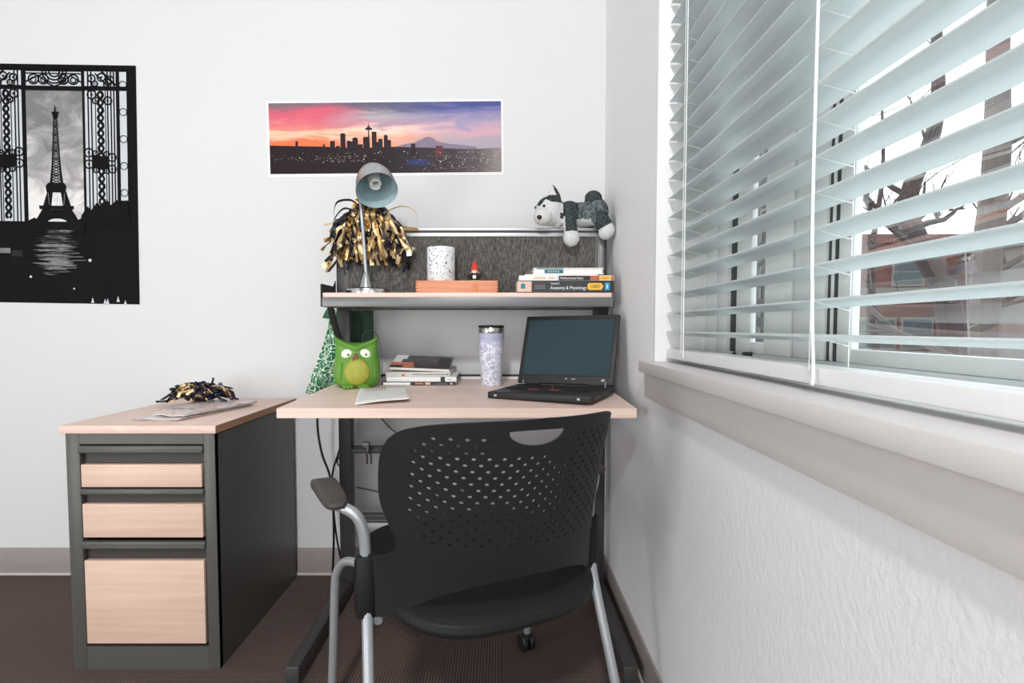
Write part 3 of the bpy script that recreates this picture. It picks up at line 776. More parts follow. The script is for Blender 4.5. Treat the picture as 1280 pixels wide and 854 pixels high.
def gen_hang(rs):
    """short crinkled streamers: spread outward from a dome, then droop"""
    a = rs.uniform(-1.55, 1.55); rad = rs.uniform(.01, .105)*rs.uniform(.6, 1.0); yb = rs.uniform(-.04, .008)
    x0 = sin(a)*rad; z0 = .045*cos(a)*rs.uniform(.1, 1.1)-.5*abs(x0)+rs.uniform(-.035, .01)
    ln = rs.uniform(.05, .145)*(1-1.8*abs(x0)); out = (x0*.55+rs.uniform(-.02, .02)); j = lambda k: rs.uniform(-k, k)
    return [clampy(Vector((x0*.55, yb*.5, z0+.02))), clampy(Vector((x0+out*.25+j(.006), yb-.012, z0+.012+j(.006)))), clampy(Vector((x0+out*.6+j(.01), yb+j(.012), z0-ln*.35))), clampy(Vector((x0+out*.85+j(.012), yb+j(.014), z0-ln*.7))), clampy(Vector((x0+out+j(.02), yb+j(.014), z0-ln*1.02)))]
rs = random.Random(11)
o = ribbons(rs, 330, gen_hang, .0125, 2).build('gold_strands', ['gold', 'gold2'], pom, 'gold foil strands', sharp=0, fix=False); o['kind'] = 'stuff'
o = ribbons(rs, 190, gen_hang, .0115, 2).build('black_strands', ['navy', 'navy'], pom, 'black foil strands', sharp=0, fix=False); o['kind'] = 'stuff'
def loopr(pts, mat, w=.006):
    P = smooth_path([(x, y+.015, z) for x, y, z in pts], 8); prev = None; m = MB()
    for p in P:
        p = clampy(p); cur = (m.bm.verts.new(p+Vector((0, -w*.2, w/2))), m.bm.verts.new(p-Vector((0, -w*.2, w/2))))
        if prev: f = m.bm.faces.new((prev[0], prev[1], cur[1], cur[0])); f.smooth = True
        prev = cur
    m.build('loose_strand', mat, pom, None, sharp=0, fix=False)
loopr([(-.02, -.06, .03), (-.05, -.065, .048), (-.095, -.06, .04), (-.108, -.05, .0), (-.098, -.05, -.025)], 'navy', .007)
loopr([(-.03, -.07, .01), (-.07, -.075, .02), (-.10, -.07, -.01), (-.112, -.06, -.05)], 'navy', .006)
loopr([(.06, -.03, .015), (.11, -.02, .036), (.15, -.01, .028), (.165, 0, .0), (.16, .0, -.03)], 'gold2', .0045)
loopr([(-.08, -.03, -.01), (-.12, -.02, -.02), (-.155, -.01, -.024)], 'gold2', .006)
loopr([(-.09, -.03, -.05), (-.12, -.02, -.075), (-.15, -.01, -.095)], 'navy', .004)
loopr([(.08, -.05, -.01), (.12, -.03, -.035), (.168, -.01, -.04)], 'gold', .009)
loopr([(-.06, -.03, -.08), (-.10, -.02, -.115), (-.14, -.01, -.12)], 'gold2', .005)
m = MB(); m.ball((0, -.012, .02), (.05, .016, .03), 0); m.tube([(0, -.01, .02), (0, .03, -.015), (.0, .064, -.028)], .006, 8); m.build('core', 'navy', pom)

# bamboo box with finger joints
MT['bamboo'] = wood('orange_bamboo', (229, 158, 120), (206, 128, 92), freq=1.2)
MT['bamboo_dark'] = plain('dark_joint_wood', (138, 72, 48), .5)
MT['bamboo_tab'] = plain('deep_orange_bamboo', (214, 130, 86), .5)
bx0 = -.2815; bw = .267
box = thing('wooden_box', 'shallow orange bamboo box with finger joints on the shelf', 'box', (bx0+bw/2, 1.872, SZ))
MB().box(-bw/2, bw/2, -.045, .045, 0, .0405, 0, .0012).build('box_body', 'bamboo', box)
for s in (-1, 1):
    m = MB()
    for k in range(4):
        z0 = .003+k*.0098
        xe = s*(bw/2)
        m.prism([(xe+s*.0004, -.0456, z0), (xe+s*.0004, -.0456, z0+.005), (xe-s*.008, -.0456, z0+.0025)] if s > 0 else [(xe-.0004, -.0456, z0), (xe+.008, -.0456, z0+.0025), (xe-.0004, -.0456, z0+.005)], (0, .004, 0))
    m.build('finger_joint', 'bamboo_dark', box)

MB().box(.052, .069, -.0456, -.044, .006, .034, 0, .0005).build('slide_tab', 'bamboo_tab', box)
def terrazzo():
    t = NT('white_terrazzo'); v = t.coord()
    vo = t.n('ShaderNodeTexVoronoi', {'Vector': t.map(t.n('ShaderNodeMix', {0: .02, 4: v, 5: t.n('ShaderNodeTexNoise', {'Vector': v, 'Scale': 80.}).outputs['Color']}, data_type='VECTOR').outputs[1], scale=(1, 1, .75)), 'Scale': 165., 'Randomness': 1.0})
    d = vo.outputs['Distance']; c = vo.outputs['Color']; r, g, b_ = t.xyz(c)
    thr = t.math('MULTIPLY_ADD', r, .38, .08)
    mask = t.math('MULTIPLY', t.math('LESS_THAN', d, thr), t.math('GREATER_THAN', g, .28))
    chip = t.ramp(b_, [(0, (46, 50, 56)), (.45, (92, 98, 106)), (.8, (150, 150, 150)), (1, (110, 90, 80))], 'CONSTANT')
    return t.done(t.mix(mask, lin((236, 238, 241)), chip), .4)
MT['terrazzo'] = terrazzo()
cup = MB(); R0 = .0465
cup.lathe([(0, 0), (R0-.002, 0), (R0, .003), (R0, .112), (R0-.0015, .1145), (R0-.0045, .113), (R0-.005, .02), (0, .02)], 48)
tag(cup.build('speckled_cup', 'terrazzo', None, None, (-.206, 1.892, SZ+.0405)), 'white terrazzo-speckled cup standing on the bamboo box', 'cup')
# garden gnome figurine
MT['red'] = plain('red_paint', (214, 62, 50), .4); MT['skin'] = plain('peach_paint', (236, 178, 146), .5); MT['dkbrown'] = plain('dark_brown_paint', (48, 34, 36), .5)
MT['green_p'] = plain('bright_green_paint', (78, 156, 56), .5); MT['orange_p'] = plain('orange_paint', (222, 140, 84), .5)
gn = thing('garden_gnome', 'tiny garden gnome figurine with red hat on the bamboo box', 'figurine', (-.093, 1.888, SZ+.0405))
m = MB(); m.lathe([(0, 0), (.0165, 0), (.017, .004), (.0155, .006), (0, .006)], 20); m.build('base', 'green_p', gn)
m = MB(); m.lathe([(0, .005), (.0125, .005), (.0165, .012), (.0175, .02), (.0145, .028), (.010, .032), (0, .034)], 20)
for s in (-1, 1): m.tube(smooth_path([(s*.012, -.002, .028), (s*.0195, -.004, .020), (s*.012, -.014, .016)], 4), .0042, 8)
m.build('coat', 'dkbrown', gn)
m = MB(); m.ball((0, -.004, .036), (.0105, .0095, .010)); m.ball((0, -.0135, .0365), (.0026, .003, .0026)); m.build('face', 'skin', gn)
m = MB(); m.lathe([(0, .014), (.001, .015), (.0065, .026), (.0085, .034), (.006, .037), (0, .036)], 14, 0, Matrix.Translation((0, -.0085, 0)), 1, .7); m.build('beard', 'white', gn)
m = MB(); m.lathe([(.0128, .0405), (.0138, .042), (.0122, .046), (.0085, .056), (.004, .067), (.0, .072)], 20, 0, Matrix.Translation((0, -.002, 0))); m.lathe([(0, .0405), (.0128, .0405)], 20, 0, Matrix.Translation((0, -.002, 0))); m.build('hat', 'red', gn)
m = MB(); m.box(-.0055, .0055, -.0185, -.0168, .010, .021, 0, .0008); m.build('sign', 'white', gn)
m = MB()
for s in (-1, 1): m.ball((s*.0125, -.005, .031), (.0035, .0035, .003)); m.ball((s*.004, -.0128, .0395), (.0012, .001, .0012))
m.build('ears', 'orange_p', gn)

# ------------------------------------------------------------------ books
def book(name, label, loc, w, d, t, cover, spine=None, rot=(0, 0, 0), group=None, hard=False, r=0):
    """closed book lying flat; spine (or page edge) faces -y; parts cover, page_block"""
    o = thing(name, label, 'book', loc, rot, group)
    c = .0022 if hard else .0009; ov = .003 if hard else 0
    m = MB(); m.box(-w/2, w/2, -d/2, d/2, 0, c, 0, .0004, 1).box(-w/2, w/2, -d/2, d/2, t-c, t, 0, .0004, 1)
    if spine: m.box(-w/2, w/2, -d/2-.0004, -d/2+c, 0, t, 0, .0005, 1)
    m.build('cover', cover, o)
    MB().box(-w/2+ov+.0005, w/2-ov-.0005, -d/2+(c if spine else ov), d/2-ov-.0005, c, t-c).build('page_block', 'paper', o)
    return o
def sticker(par, x0, x1, z0, z1, y, mat, name, label=None):
    return MB().box(x0, x1, y-.0003, y+.0002, z0, z1).build(name, mat, par, label)
MT['bk_black'] = plain('glossy_black_cover', (38, 40, 42), .35, var=.1); MT['yellow'] = plain('yellow_label', (247, 190, 62), .5); MT['bluelab'] = plain('blue_label', (44, 152, 198), .45)
MT['peach'] = plain('peach_print', (238, 190, 170), .45, var=.15, scale=120); MT['teal'] = plain('teal_print', (18, 132, 138), .45); MT['rust'] = plain('rust_print', (186, 92, 62), .45, var=.15)
MT['tealdk'] = plain('dark_teal_print', (22, 104, 112), .45); MT['greytxt'] = plain('grey_print', (120, 116, 118), .5); MT['whitetxt'] = plain('white_lettering', (242, 242, 240), .5)
MT['dkred'] = plain('dark_red_print', (110, 70, 64), .5); MT['ltblue'] = plain('pale_blue_print', (186, 204, 226), .45); MT['blacktxt'] = plain('black_lettering', (30, 28, 28), .5)
SB = SZ; spy = -.096
b1 = book('textbook', 'thick black anatomy textbook with yellow USED label at the bottom of the shelf stack', (.201, 1.874+.0, SB), .312, .15, .0375, 'bk_black', True)
FY = -.075-.0004
sticker(b1, -.154, -.108, .002, .0355, FY, 'peach', 'cover_art', 'peach floral print'); sticker(b1, -.142, -.128, .012, .028, FY-.0002, 'teal', 'cover_art')
for k in range(3): sticker(b1, -.098, -.064, .012+k*.006, .015+k*.006, FY, 'greytxt' if k < 2 else 'dkred', 'small_lettering')
text_obj('title', 'Anatomy & Physiology', .0148, 'whitetxt', b1, (-.048, FY-.0004, .0145), (pi/2, 0, 0), .86)
text_obj('subtitle', 'Essentials of', .0088, 'whitetxt', b1, (-.046, FY-.0004, .0285), (pi/2, 0, 0), .62)
m = MB(); m.prism([(.076, FY-.0006, .008), (.116, FY-.0006, .008), (.122, FY-.0006, .019), (.116, FY-.0006, .030), (.076, FY-.0006, .030), (.071, FY-.0006, .026), (.071, FY-.0006, .012)], (0, .0006, 0)); m.build('used_label', 'yellow', b1)
text_obj('used_lettering', 'USED', .0135, 'blacktxt', b1, (.0955, FY-.0010, .019), (pi/2, 0, 0), .95, 'CENTER')
sticker(b1, .126, .142, .007, .031, FY, 'bluelab', 'volume_label', 'small blue label'); sticker(b1, .1325, .1355, .012, .026, FY-.0002, 'whitetxt', 'small_lettering')
b2 = book('textbook', 'white and orange textbook second from bottom of the shelf stack', (.205, 1.876, SB+.0378), .304, .148, .0165, 'white', True)
FY2 = -.074-.0004
sticker(b2, -.15, -.03, .001, .0155, FY2, 'white', 'cover_art'); sticker(b2, -.105, -.065, .005, .0115, FY2-.0002, 'peach', 'small_lettering'); sticker(b2, -.058, -.035, .005, .0115, FY2-.0002, 'peach', 'small_lettering'); sticker(b2, -.03, -.024, .001, .0155, FY2, 'ltblue', 'cover_art')
sticker(b2, -.024, .076, .0008, .0157, FY2, 'dkbrown', 'cover_art', 'dark brown spine panel'); sticker(b2, .076, .105, .0008, .0157, FY2, 'rust', 'cover_art', 'rust spine panel'); sticker(b2, .143, .151, .0008, .0157, FY2, 'rust', 'cover_art')
text_obj('title', 'Mathematical Ideas', .0105, 'whitetxt', b2, (-.020, FY2-.0005, .0078), (pi/2, 0, 0), .92)
sticker(b2, .105, .142, .0015, .0145, FY2-.0002, 'yellow', 'used_label'); text_obj('used_lettering', 'USED', .0095, 'rust', b2, (.1235, FY2-.0006, .008), (pi/2, 0, 0), 1.0, 'CENTER')
b3 = book('paperback_book', 'slim plain white booklet between the shelf textbooks', (.19, 1.885, SB+.0545), .235, .14, .005, 'white')
b4 = book('hardcover_book', 'white hardcover with teal spine panel topping the shelf stack', (.213, 1.885, SB+.0597), .228, .14, .0205, 'white', False, hard=True)
m = MB(); m.box(-.112, .107, -.0685, -.06, .0022, .0145)
m.build('spine', 'white', b4)
sticker(b4, -.077, -.017, .003, .0145, -.0688, 'tealdk', 'cover_art', 'teal spine panel'); sticker(b4, -.103, -.017, .0172, .0196, -.0702, 'teal', 'cover_art', 'teal edge'); 
for k in range(5): sticker(b4, -.067+k*.008, -.062+k*.008, .007, .0105, -.0692, 'ltblue', 'small_lettering')

# ------------------------------------------------------------------ plush husky on the tackboard
def fuse(mb, voxel, smooth_it=6):
    me = bpy.data.meshes.new('tmp'); bmesh.ops.recalc_face_normals(mb.bm, faces=mb.bm.faces[:]); mb.bm.to_mesh(me); mb.bm.free()
    ob = bpy.data.objects.new('tmp', me); COL.objects.link(ob)
    r = ob.modifiers.new('r', 'REMESH'); r.mode = 'VOXEL'; r.voxel_size = voxel; r.use_smooth_shade = True
    s = ob.modifiers.new('s', 'SMOOTH'); s.factor = .5; s.iterations = smooth_it
    dg = bpy.context.evaluated_depsgraph_get(); dg.update()
    out = bpy.data.meshes.new_from_object(ob.evaluated_get(dg))
    COL.objects.unlink(ob); bpy.data.objects.remove(ob)
    return out
def plush(name, c0, c1, sc=120):
    t = NT(name); v = t.coord(); n = t.noise(v, sc, 4, .65, .5); f = t.noise(v, 700, 2)
    n2 = t.math('ADD', t.math('MULTIPLY', n, .8), t.math('MULTIPLY', f, .2))
    return t.done(t.ramp(n2, [(.35, c0), (.62, c1)]), .95, 0, t.bump(t.math('ADD', n, f), .9, .004), .05)
MT['fur_d'] = plush('dark_grey_plush', (34, 40, 42), (92, 102, 102)); MT['fur_m'] = plush('mottled_grey_plush', (32, 38, 40), (140, 150, 150), 85); MT['fur_w'] = plush('white_plush', (226, 226, 225), (246, 246, 245))
DGO = Vector((.25, 1.965, 1.3017))
dog = thing('plush_husky', 'grey and white plush husky puppy draped over the tackboard top', 'stuffed toy', tuple(DGO))
B = MB(); W = lambda x, y, z: Vector((x, y, z))-DGO
B.ball(W(.275, 1.968, 1.349), (.092, .046, .043)); B.ball(W(.232, 1.962, 1.350), (.044, .046, .046)); B.ball(W(.325, 1.966, 1.358), (.044, .05, .05))
B.ball(W(.161, 1.940, 1.356), (.049, .046, .051)); B.ball(W(.136, 1.908, 1.330), (.032, .033, .029)); B.ball(W(.192, 1.945, 1.350), (.03, .036, .044))
B.tube(smooth_path([W(.232, 1.945, 1.345), W(.229, 1.924, 1.315), W(.231, 1.913, 1.285), W(.232, 1.912, 1.262)], 5), .0235, 16); B.ball(W(.233, 1.910, 1.262), (.029, .027, .031))
B.tube(smooth_path([W(.318, 1.95, 1.352), W(.335, 1.928, 1.325), W(.350, 1.918, 1.298), W(.353, 1.915, 1.285)], 5), [.031]*5+[.028]*5+[.026]*6, 16); B.ball(W(.352, 1.913, 1.284), (.027, .027, .031), 0, 16, 10, Euler((0, radians(35), 0)))
B.ball(W(.190, 1.948, 1.318), (.019, .02, .018)); B.ball(W(.30, 2.01, 1.325), (.03, .02, .022))
B.ball(W(.317, 1.975, 1.408), (.031, .028, .027)); B.ball(W(.305, 1.975, 1.392), (.02, .02, .02)); B.ball(W(.334, 1.975, 1.392), (.015, .02, .03))
B.tube([W(.178, 1.945, 1.385), W(.177, 1.945, 1.41), W(.174, 1.945, 1.432), W(.171, 1.945, 1.449)], [.027, .023, .014, .004], 12, 0, True, .42)
B.ball(W(.196, 1.975, 1.385), (.018, .012, .014))
me = fuse(B, .0038, 5)
for mm in ('fur_w', 'fur_d', 'fur_m'): me.materials.append(MT[mm])
for f in me.polygons:
    c = f.center+DGO; x, y, z = c; f.use_smooth = True; k = 2
    if x < .206 and z > 1.30:
        cap = 1.389-1.1*(x-.16)**2*10
        k = 1 if z > 1.381-.012*exp(-((x-.125)/.014)**2)+.010*exp(-((x-.146)/.010)**2) and z < 1.411 else 0
        if z >= 1.411: k = 0 if (y < 1.945 and x < .184-.35*(z-1.41)) else 1
        if y > 1.968 and z > 1.34: k = 1
        if x > .196 and z < 1.345 and z > 1.327: k = 1
    elif z < 1.281 and x < .30: k = 0
    elif x > .325 and (z-1.284)+ -.55*(x-.352) < .018 and z < 1.318: k = 0
    elif z < 1.328 and .245 < x < .318 and y < 1.975 and y > 1.925: k = 0
    elif x < .212 and z < 1.333: k = 0
    elif x < .26 : k = 1
    elif z > 1.392: k = 1
    elif x > .315 and z < 1.35: k = 1
    f.material_index = k
body = bpy.data.objects.new('body', me); COL.objects.link(body); body.parent = dog
m = MB(); m.ball(W(.1225, 1.878, 1.324), (.0085, .0065, .0075)); m.build('nose', 'rubber', dog)
m = MB(); m.ball(W(.1395, 1.899, 1.3655), (.0048, .004, .0052)); m.build('eye', 'black', dog)
m = MB(); m.ball(W(.1135, 1.936, 1.368), (.004, .004, .005)); m.build('eye', 'black', dog)

# ------------------------------------------------------------------ things on the desk
def on_desk(x, y, rz=0): return dict(loc=(x, y, zd(y)), rot=(atan(TLT)*cos(rz), atan(TLT)*-sin(rz)*1.0, rz))
# owl bank
MT['owl'] = plain('leaf_green_ceramic', (98, 150, 54), .5, var=.06, scale=60, bump=.08); MT['owl_belly'] = plain('olive_yellow_ceramic', (160, 162, 62), .55, var=.1, scale=70, bump=.15)
MT['owl_beak'] = plain('brown_ceramic', (116, 68, 52), .5); MT['eye_w'] = plain('pale_eye_white', (236, 240, 228), .4); MT['owl_dk'] = plain('dark_green_groove', (50, 104, 24), .6)
p = on_desk(-.489, 1.885, radians(10))
owl = thing('owl_bank', 'green owl-shaped ceramic bank with yellow belly on the desk', 'owl figurine', p['loc'], p['rot'])
HA = [(0, .052), (.02, .0615), (.1, .071), (.25, .0755), (.4, .0765), (.55, .0735), (.68, .0695), (.8, .0685), (.9, .0695), (.97, .072), (1, .0725)]
HB = [(0, .046), (.02, .054), (.1, .062), (.25, .067), (.4, .067), (.55, .0625), (.7, .055), (.82, .047), (.92, .037), (1, .026)]
def owl_dims(t): return interp(HA, t), interp(HB, t)
def owl_pt(u, t):
    a = 2*pi*u; A, Bq = owl_dims(t); n = 2.25+.5*t; cx, sy = cos(a), sin(a)
    rr = (abs(cx)**n+abs(sy)**n)**(-1/n); X, Y = cx*rr*A, sy*rr*Bq
    k = min(1, abs(cx*rr)); top = .147+.026*k**2.2
    z = t*(.147*(1-t*t)+top*t*t)
    # beak-to-ear brow: pull the upper face out as a V ridge
    if Y < 0 and t > .55:
        brow = exp(-((z-(.133+.030*k))/.009)**2); Y -= .0145*brow*(1-.2*k)
        sock = exp(-((abs(X)-.030)/.021)**2-((z-.112)/.019)**2); Y += .009*sock
    # wings as soft raised sides
    if Y < .02 and t < .62:
        w = exp(-((abs(X)-.064)/.013)**2-((t-.33)/.22)**4); Y -= .007*w; X *= 1+.03*w
    return Vector((X, Y, z))
m = MB(); m.grid(lambda u, v: owl_pt(u, v), 72, 48, closed_u=True)
m.grid(lambda u, v: Vector((0, 0, 0)).lerp(owl_pt(u, 0), v), 72, 3, closed_u=True)
def cap(u, v):
    q = owl_pt(u, 1); X = q.x*v; k = abs(X)/.0725
    return Vector((X, q.y*v, .147+.026*min(1, k)**2.2-.002*(1-v)))
m.grid(cap, 72, 10, closed_u=True); bmesh.ops.remove_doubles(m.bm, verts=m.bm.verts[:], dist=2e-4)
m.build('body', 'owl', owl, sharp=50)
def front_y(X, z):
    best = 0
    for i in range(90):
        for j in (z/.15,):
            q = owl_pt(.5+.5*i/90, min(1, j))
            if abs(q.x-X) < .004: best = min(best, q.y)
    return best
m = MB(); m.ball((.004, front_y(.004, .053)+.008, .055), (.042, .018, .045), 0, 32, 16); m.build('belly', 'owl_belly', owl)
for sx in (-1, 1):
    ye = front_y(sx*.03, .112)
    m = MB(); m.ball((sx*.0285, ye+.0005, .111), (.0185, .007, .0185), 0, 28, 12); e = m.build('eye', 'eye_w', owl)
    m = MB(); m.ball((sx*.0285+(.004), ye-.0057, .111), (.0045, .0016, .0045), 0, 16, 8); m.ball((sx*.0285+.004, ye-.0066, .111), (.0026, .0014, .0026), 1, 12, 8); m.build('pupil', ['owl_belly', 'black'], e)
    m = MB(); m.ball((sx*.024, -.058, .0075), (.021, .014, .0085)); 
    for k in (-1, 0, 1): m.ball((sx*.024+k*.011, -.068, .0065), (.0065, .008, .0065))
    m.build('foot', 'owl', owl)
    m = MB(); pth = smooth_path([(sx*.045, front_y(sx*.045, .08)-.001, .088), (sx*.048, front_y(sx*.048, .055)-.0015, .055), (sx*.05, front_y(sx*.05, .03)-.001, .028)], 5)
    m.tube(pth, [.001]+[.0032]*(len(pth)-2)+[.001], 8); m.build('wing_edge', 'owl', owl)
yb = front_y(0, .1)
m = MB(); m.lathe([(.0, .0), (.0155, .0), (.0145, .005), (.011, .014), (.006, .022), (0, .025)], 4, 0, Matrix.Translation((0, yb-.001, .0925)) @ Matrix.Rotation(pi/4, 4, 'Z') , 1.0, .8)
for f in m.bm.faces: f.smooth = False
m.build('beak', 'owl_beak', owl)
# travel tumbler
def tumbler_mat():
    t = NT('lavender_paisley_wrap'); v = t.coord(); x, y, z = t.xyz(v)
    a = t.math('ARCTAN2', y, x); comb = t.n('ShaderNodeCombineXYZ', {0: t.math('MULTIPLY', a, .042), 1: z, 2: 0.0}).outputs[0]
    n = t.noise(comb, 26, 2, .4, 1.0)
    ring = t.math('SINE', t.math('MULTIPLY', n, 52))
    vo = t.n('ShaderNodeTexVoronoi', {'Vector': comb, 'Scale': 30.}, feature='DISTANCE_TO_EDGE').outputs[0]
    dots = t.n('ShaderNodeTexVoronoi', {'Vector': comb, 'Scale': 150.}).outputs['Distance']
    f = t.math('MAXIMUM', t.math('GREATER_THAN', ring, .25), t.math('LESS_THAN', vo, .05)); f = t.math('MAXIMUM', f, t.math('LESS_THAN', dots, .22))
    nz = t.noise(comb, 55, 3)
    fade = t.n('ShaderNodeMapRange', {0: t.math('ADD', z, t.math('MULTIPLY_ADD', nz, .05, -.025)), 1: .158, 2: .135}).outputs[0]
    col = t.mix(t.math('MULTIPLY', f, fade), lin((178, 178, 204)), lin((232, 232, 240)))
    return t.done(col, .4)
MT['tumbler'] = tumbler_mat(); MT['steel_lid'] = plain('brushed_steel_band', (190, 186, 180), .22, metal=.95, var=.05, scale=20)
p = on_desk(-.038, 1.912)
mug = thing('travel_tumbler', 'lavender travel tumbler with white paisley print beside the laptop', 'tumbler', p['loc'], p['rot'])
m = MB(); m.lathe([(0, 0), (.032, 0), (.0345, .003), (.0445, .178), (.0442, .180), (0, .180)], 48); m.build('cup_wrap', 'tumbler', mug)
m = MB(); m.lathe([(0, .180), (.0432, .180), (.0438, .183), (.0438, .196), (.043, .1985), (0, .1985)], 48); m.build('steel_band', 'steel_lid', mug)
m = MB(); m.lathe([(.0, .1985), (.0432, .1985), (.0442, .200), (.0442, .2035), (.0425, .2055), (.036, .203), (0, .2025)], 48); m.box(-.012, .006, -.03, -.014, .203, .2075, 0, .002); m.build('lid', 'black', mug)

# laptop
MT['lap'] = plain('soft_black_laptop_shell', (33, 33, 34), .55, var=.06, scale=400); MT['key'] = plain('black_keycaps', (24, 24, 25), .5, var=.08, scale=200)
def screen_mat():
    t = NT('dark_glossy_screen'); v = t.coord(); g = t.xyz(v)
    f = t.math('ADD', t.math('MULTIPLY_ADD', g[0], 1.3, .5), t.noise(v, 6, 2))
    return t.done(t.mix(f, lin((44, 57, 61)), lin((50, 68, 75))), .25, 0, None, .25)
MT['screen'] = screen_mat(); MT['led'] = plain('pale_grey_marks', (176, 178, 178), .4); MT['redbtn'] = plain('red_stripe', (176, 62, 72), .5); MT['hinge'] = plain('bright_latch', (190, 192, 192), .3, metal=.6)
LW, LD, LT = .314, .216, .021
rz = radians(-27); fr = Vector((.236, 1.478, 0)); ux = Vector((cos(rz), sin(rz), 0)); uy = Vector((-sin(rz), cos(rz), 0))
c = fr - ux*LW/2 + uy*LD/2
lap = thing('laptop', 'open black laptop with a dark blank screen at the right end of the desk', 'laptop', (c.x, c.y, zd(c.y)+.002), (atan(TLT)*cos(rz), -atan(TLT)*sin(rz)*-1, rz))
m = MB(); m.box(-LW/2, LW/2, -LD/2, LD/2, .002, LT, 0, .003)
for sx in (-1, 1):
    for sy in (-1, 1): m.box(sx*(LW/2-.03)-.012, sx*(LW/2-.03)+.012, sy*(LD/2-.02)-.005, sy*(LD/2-.02)+.005, -.0015, .003)
m.build('base', 'lap', lap)
MB().box(-LW/2+.012, LW/2-.012, -.018, LD/2-.026, LT-.0005, LT+.0012, 0, .0008).build('keyboard_tray', 'key', lap)
m = MB(); kr = [(15, .0175), (14, .0188), (13.5, .0195), (13, .020), (9, .0)]
for r in range(6):
    n = (16, 15, 14, 14, 13, 9)[r]; yk = LD/2-.038-r*.0168; X = -LW/2+.018; Wt = LW-.036
    for k in range(n):
        wk = Wt/n; xa = X+k*wk
        if r == 5:
            ws = [.03, .02, .02, .02, .105, .02, .02, .02, .023]; xa = X+sum(ws[:k]); wk = ws[k]
        hh = .011 if r == 0 else .0146
        m.box(xa+.0008, xa+wk-.0008, yk-hh/2, yk+hh/2, LT+.001, LT+.0036, 0, .0008, 1)
kb = m.build('keyboard', 'key', lap)
m = MB(); m.box(-.064, -.008, -.034, -.022, LT-.0004, LT+.0016, 0, .0006).box(.012-.016, .06-.016, -.034, -.022, LT-.0004, LT+.0017, 0, .0006); m.build('pointer_buttons', 'key', lap)
for xa, xb in ((-.060, -.030), (.006, .036)): MB().box(xa, xb, -.0335, -.0245, LT+.0016, LT+.0026, 0, .0004).build('button_stripe', 'redbtn', lap, 'red striped pointer button')
m = MB(); m.box(-.045, .045, -.098, -.046, LT-.0002, LT+.0006, 0, .0004); m.build('touchpad', 'key', lap)
m = MB(); m.ball((.0, .012, LT+.0045), (.0032, .0032, .0022), 0, 12, 8); m.build('pointing_stick', 'redbtn', lap)
m = MB(); m.box(-LW/2+.014, -LW/2+.038, -LD/2+.022, -LD/2+.034, LT-.0002, LT+.0004).box(-LW/2+.044, -LW/2+.060, -LD/2+.024, -LD/2+.034, LT-.0002, LT+.0004); m.build('palm_sticker', 'lip', lap)
for xx in (-LW/2+.026, LW/2-.036): MB().box(xx-.0045, xx+.0045, -LD/2-.0004, -LD/2+.002, .008, .0145, 0, .0008).build('latch_mark', 'led', lap)
m = MB(); m.box(LW/2-.0006, LW/2+.0006, -.08, -.02, .006, .016).box(LW/2-.0006, LW/2+.0006, 0, .05, .006, .016); m.build('side_slot', 'steel_soft', lap)
ld = bpy.data.objects.new('lid', None)
LH = .232; tilt = radians(-22)
M = Matrix.Translation((0, LD/2-.014, LT+.002)) @ Matrix.Rotation(tilt, 4, 'X')
def lidbox(mb, *a, **k): return mb.box(*a, mat=M, **k)
m = MB(); lidbox(m, -LW/2, LW/2, -.0, .014, .004, LH, bevel=.003); lid = m.build('lid', 'lap', lap)
m = MB(); lidbox(m, -LW/2+.0145, LW/2-.0145, -.0005, .002, .033, LH-.016); m.build('screen', 'screen', lid, 'dark blue-grey glossy screen')
m = MB(); lidbox(m, -LW/2+.011, LW/2-.011, -.0012, .001, LH-.016, LH-.0125); lidbox(m, -LW/2+.011, LW/2-.011, -.0012, .001, .029, .033); lidbox(m, -LW/2+.011, -LW/2+.0145, -.0012, .001, .029, LH-.0125); lidbox(m, LW/2-.0145, LW/2-.011, -.0012, .001, .029, LH-.0125); m.build('screen_bezel', 'black', lid)
for xa, xb, za, zb in ((LW/2-.036, LW/2-.026, .015, .021), (.006, .011, .018, .022), (.026, .030, .018, .022), (.033, .037, .018, .022)): lidbox(MB(), xa, xb, -.0014, .001, za, zb).build('indicator_mark', 'led', lid)
for xx in (-LW/2+.022, LW/2-.022): lidbox(MB(), xx-.001, xx+.001, -.003, .003, -.004, .013).build('hinge_tab', 'hinge', lid)
for xa, xb in ((-LW/2+.03, -LW/2+.075), (LW/2-.075, LW/2-.03)): MB().tube([(xa, LD/2-.006, LT+.004), (xb, LD/2-.006, LT+.004)], .0065, 12).build('hinge', 'lap', lap)

# stack of books on the desk
MT['cov_dk'] = plain('dark_plum_cover', (62, 52, 54), .3, var=.25, scale=25); MT['cov_or'] = plain('orange_brown_print', (204, 116, 74), .4, var=.3, scale=60); MT['grey_pg'] = plain('pale_grey_pages', (206, 202, 198), .7, var=.08, scale=300)
MT['bk_blue'] = plain('dark_slate_cover', (52, 58, 66), .4, var=.12); MT['pink'] = plain('pale_pink_print', (236, 180, 164), .5)
def dbook(name, label, x, y, off, w, d, t, cover, spine, rz=0, **k):
    return book(name, label, (x, y, zd(y)+off+.0006), w, d, t, cover, spine, (atan(TLT), 0, rz), **k)
c1 = dbook('textbook', 'black textbook with white spine panel at the bottom of the desk stack', -.287, 1.995, 0, .254, .165, .0115, 'bk_black', True)
f = -.0825-.0005
sticker(c1, -.122, -.028, .001, .0095, f, 'whitetxt', 'cover_art', 'white spine panel'); sticker(c1, -.012, .016, .003, .0085, f, 'cov_or', 'cover_art'); sticker(c1, .022, .04, .002, .0095, f, 'peach', 'cover_art'); sticker(c1, .052, .098, .003, .0055, f, 'greytxt', 'small_lettering'); sticker(c1, .108, .116, .003, .008, f, 'peach', 'cover_art')
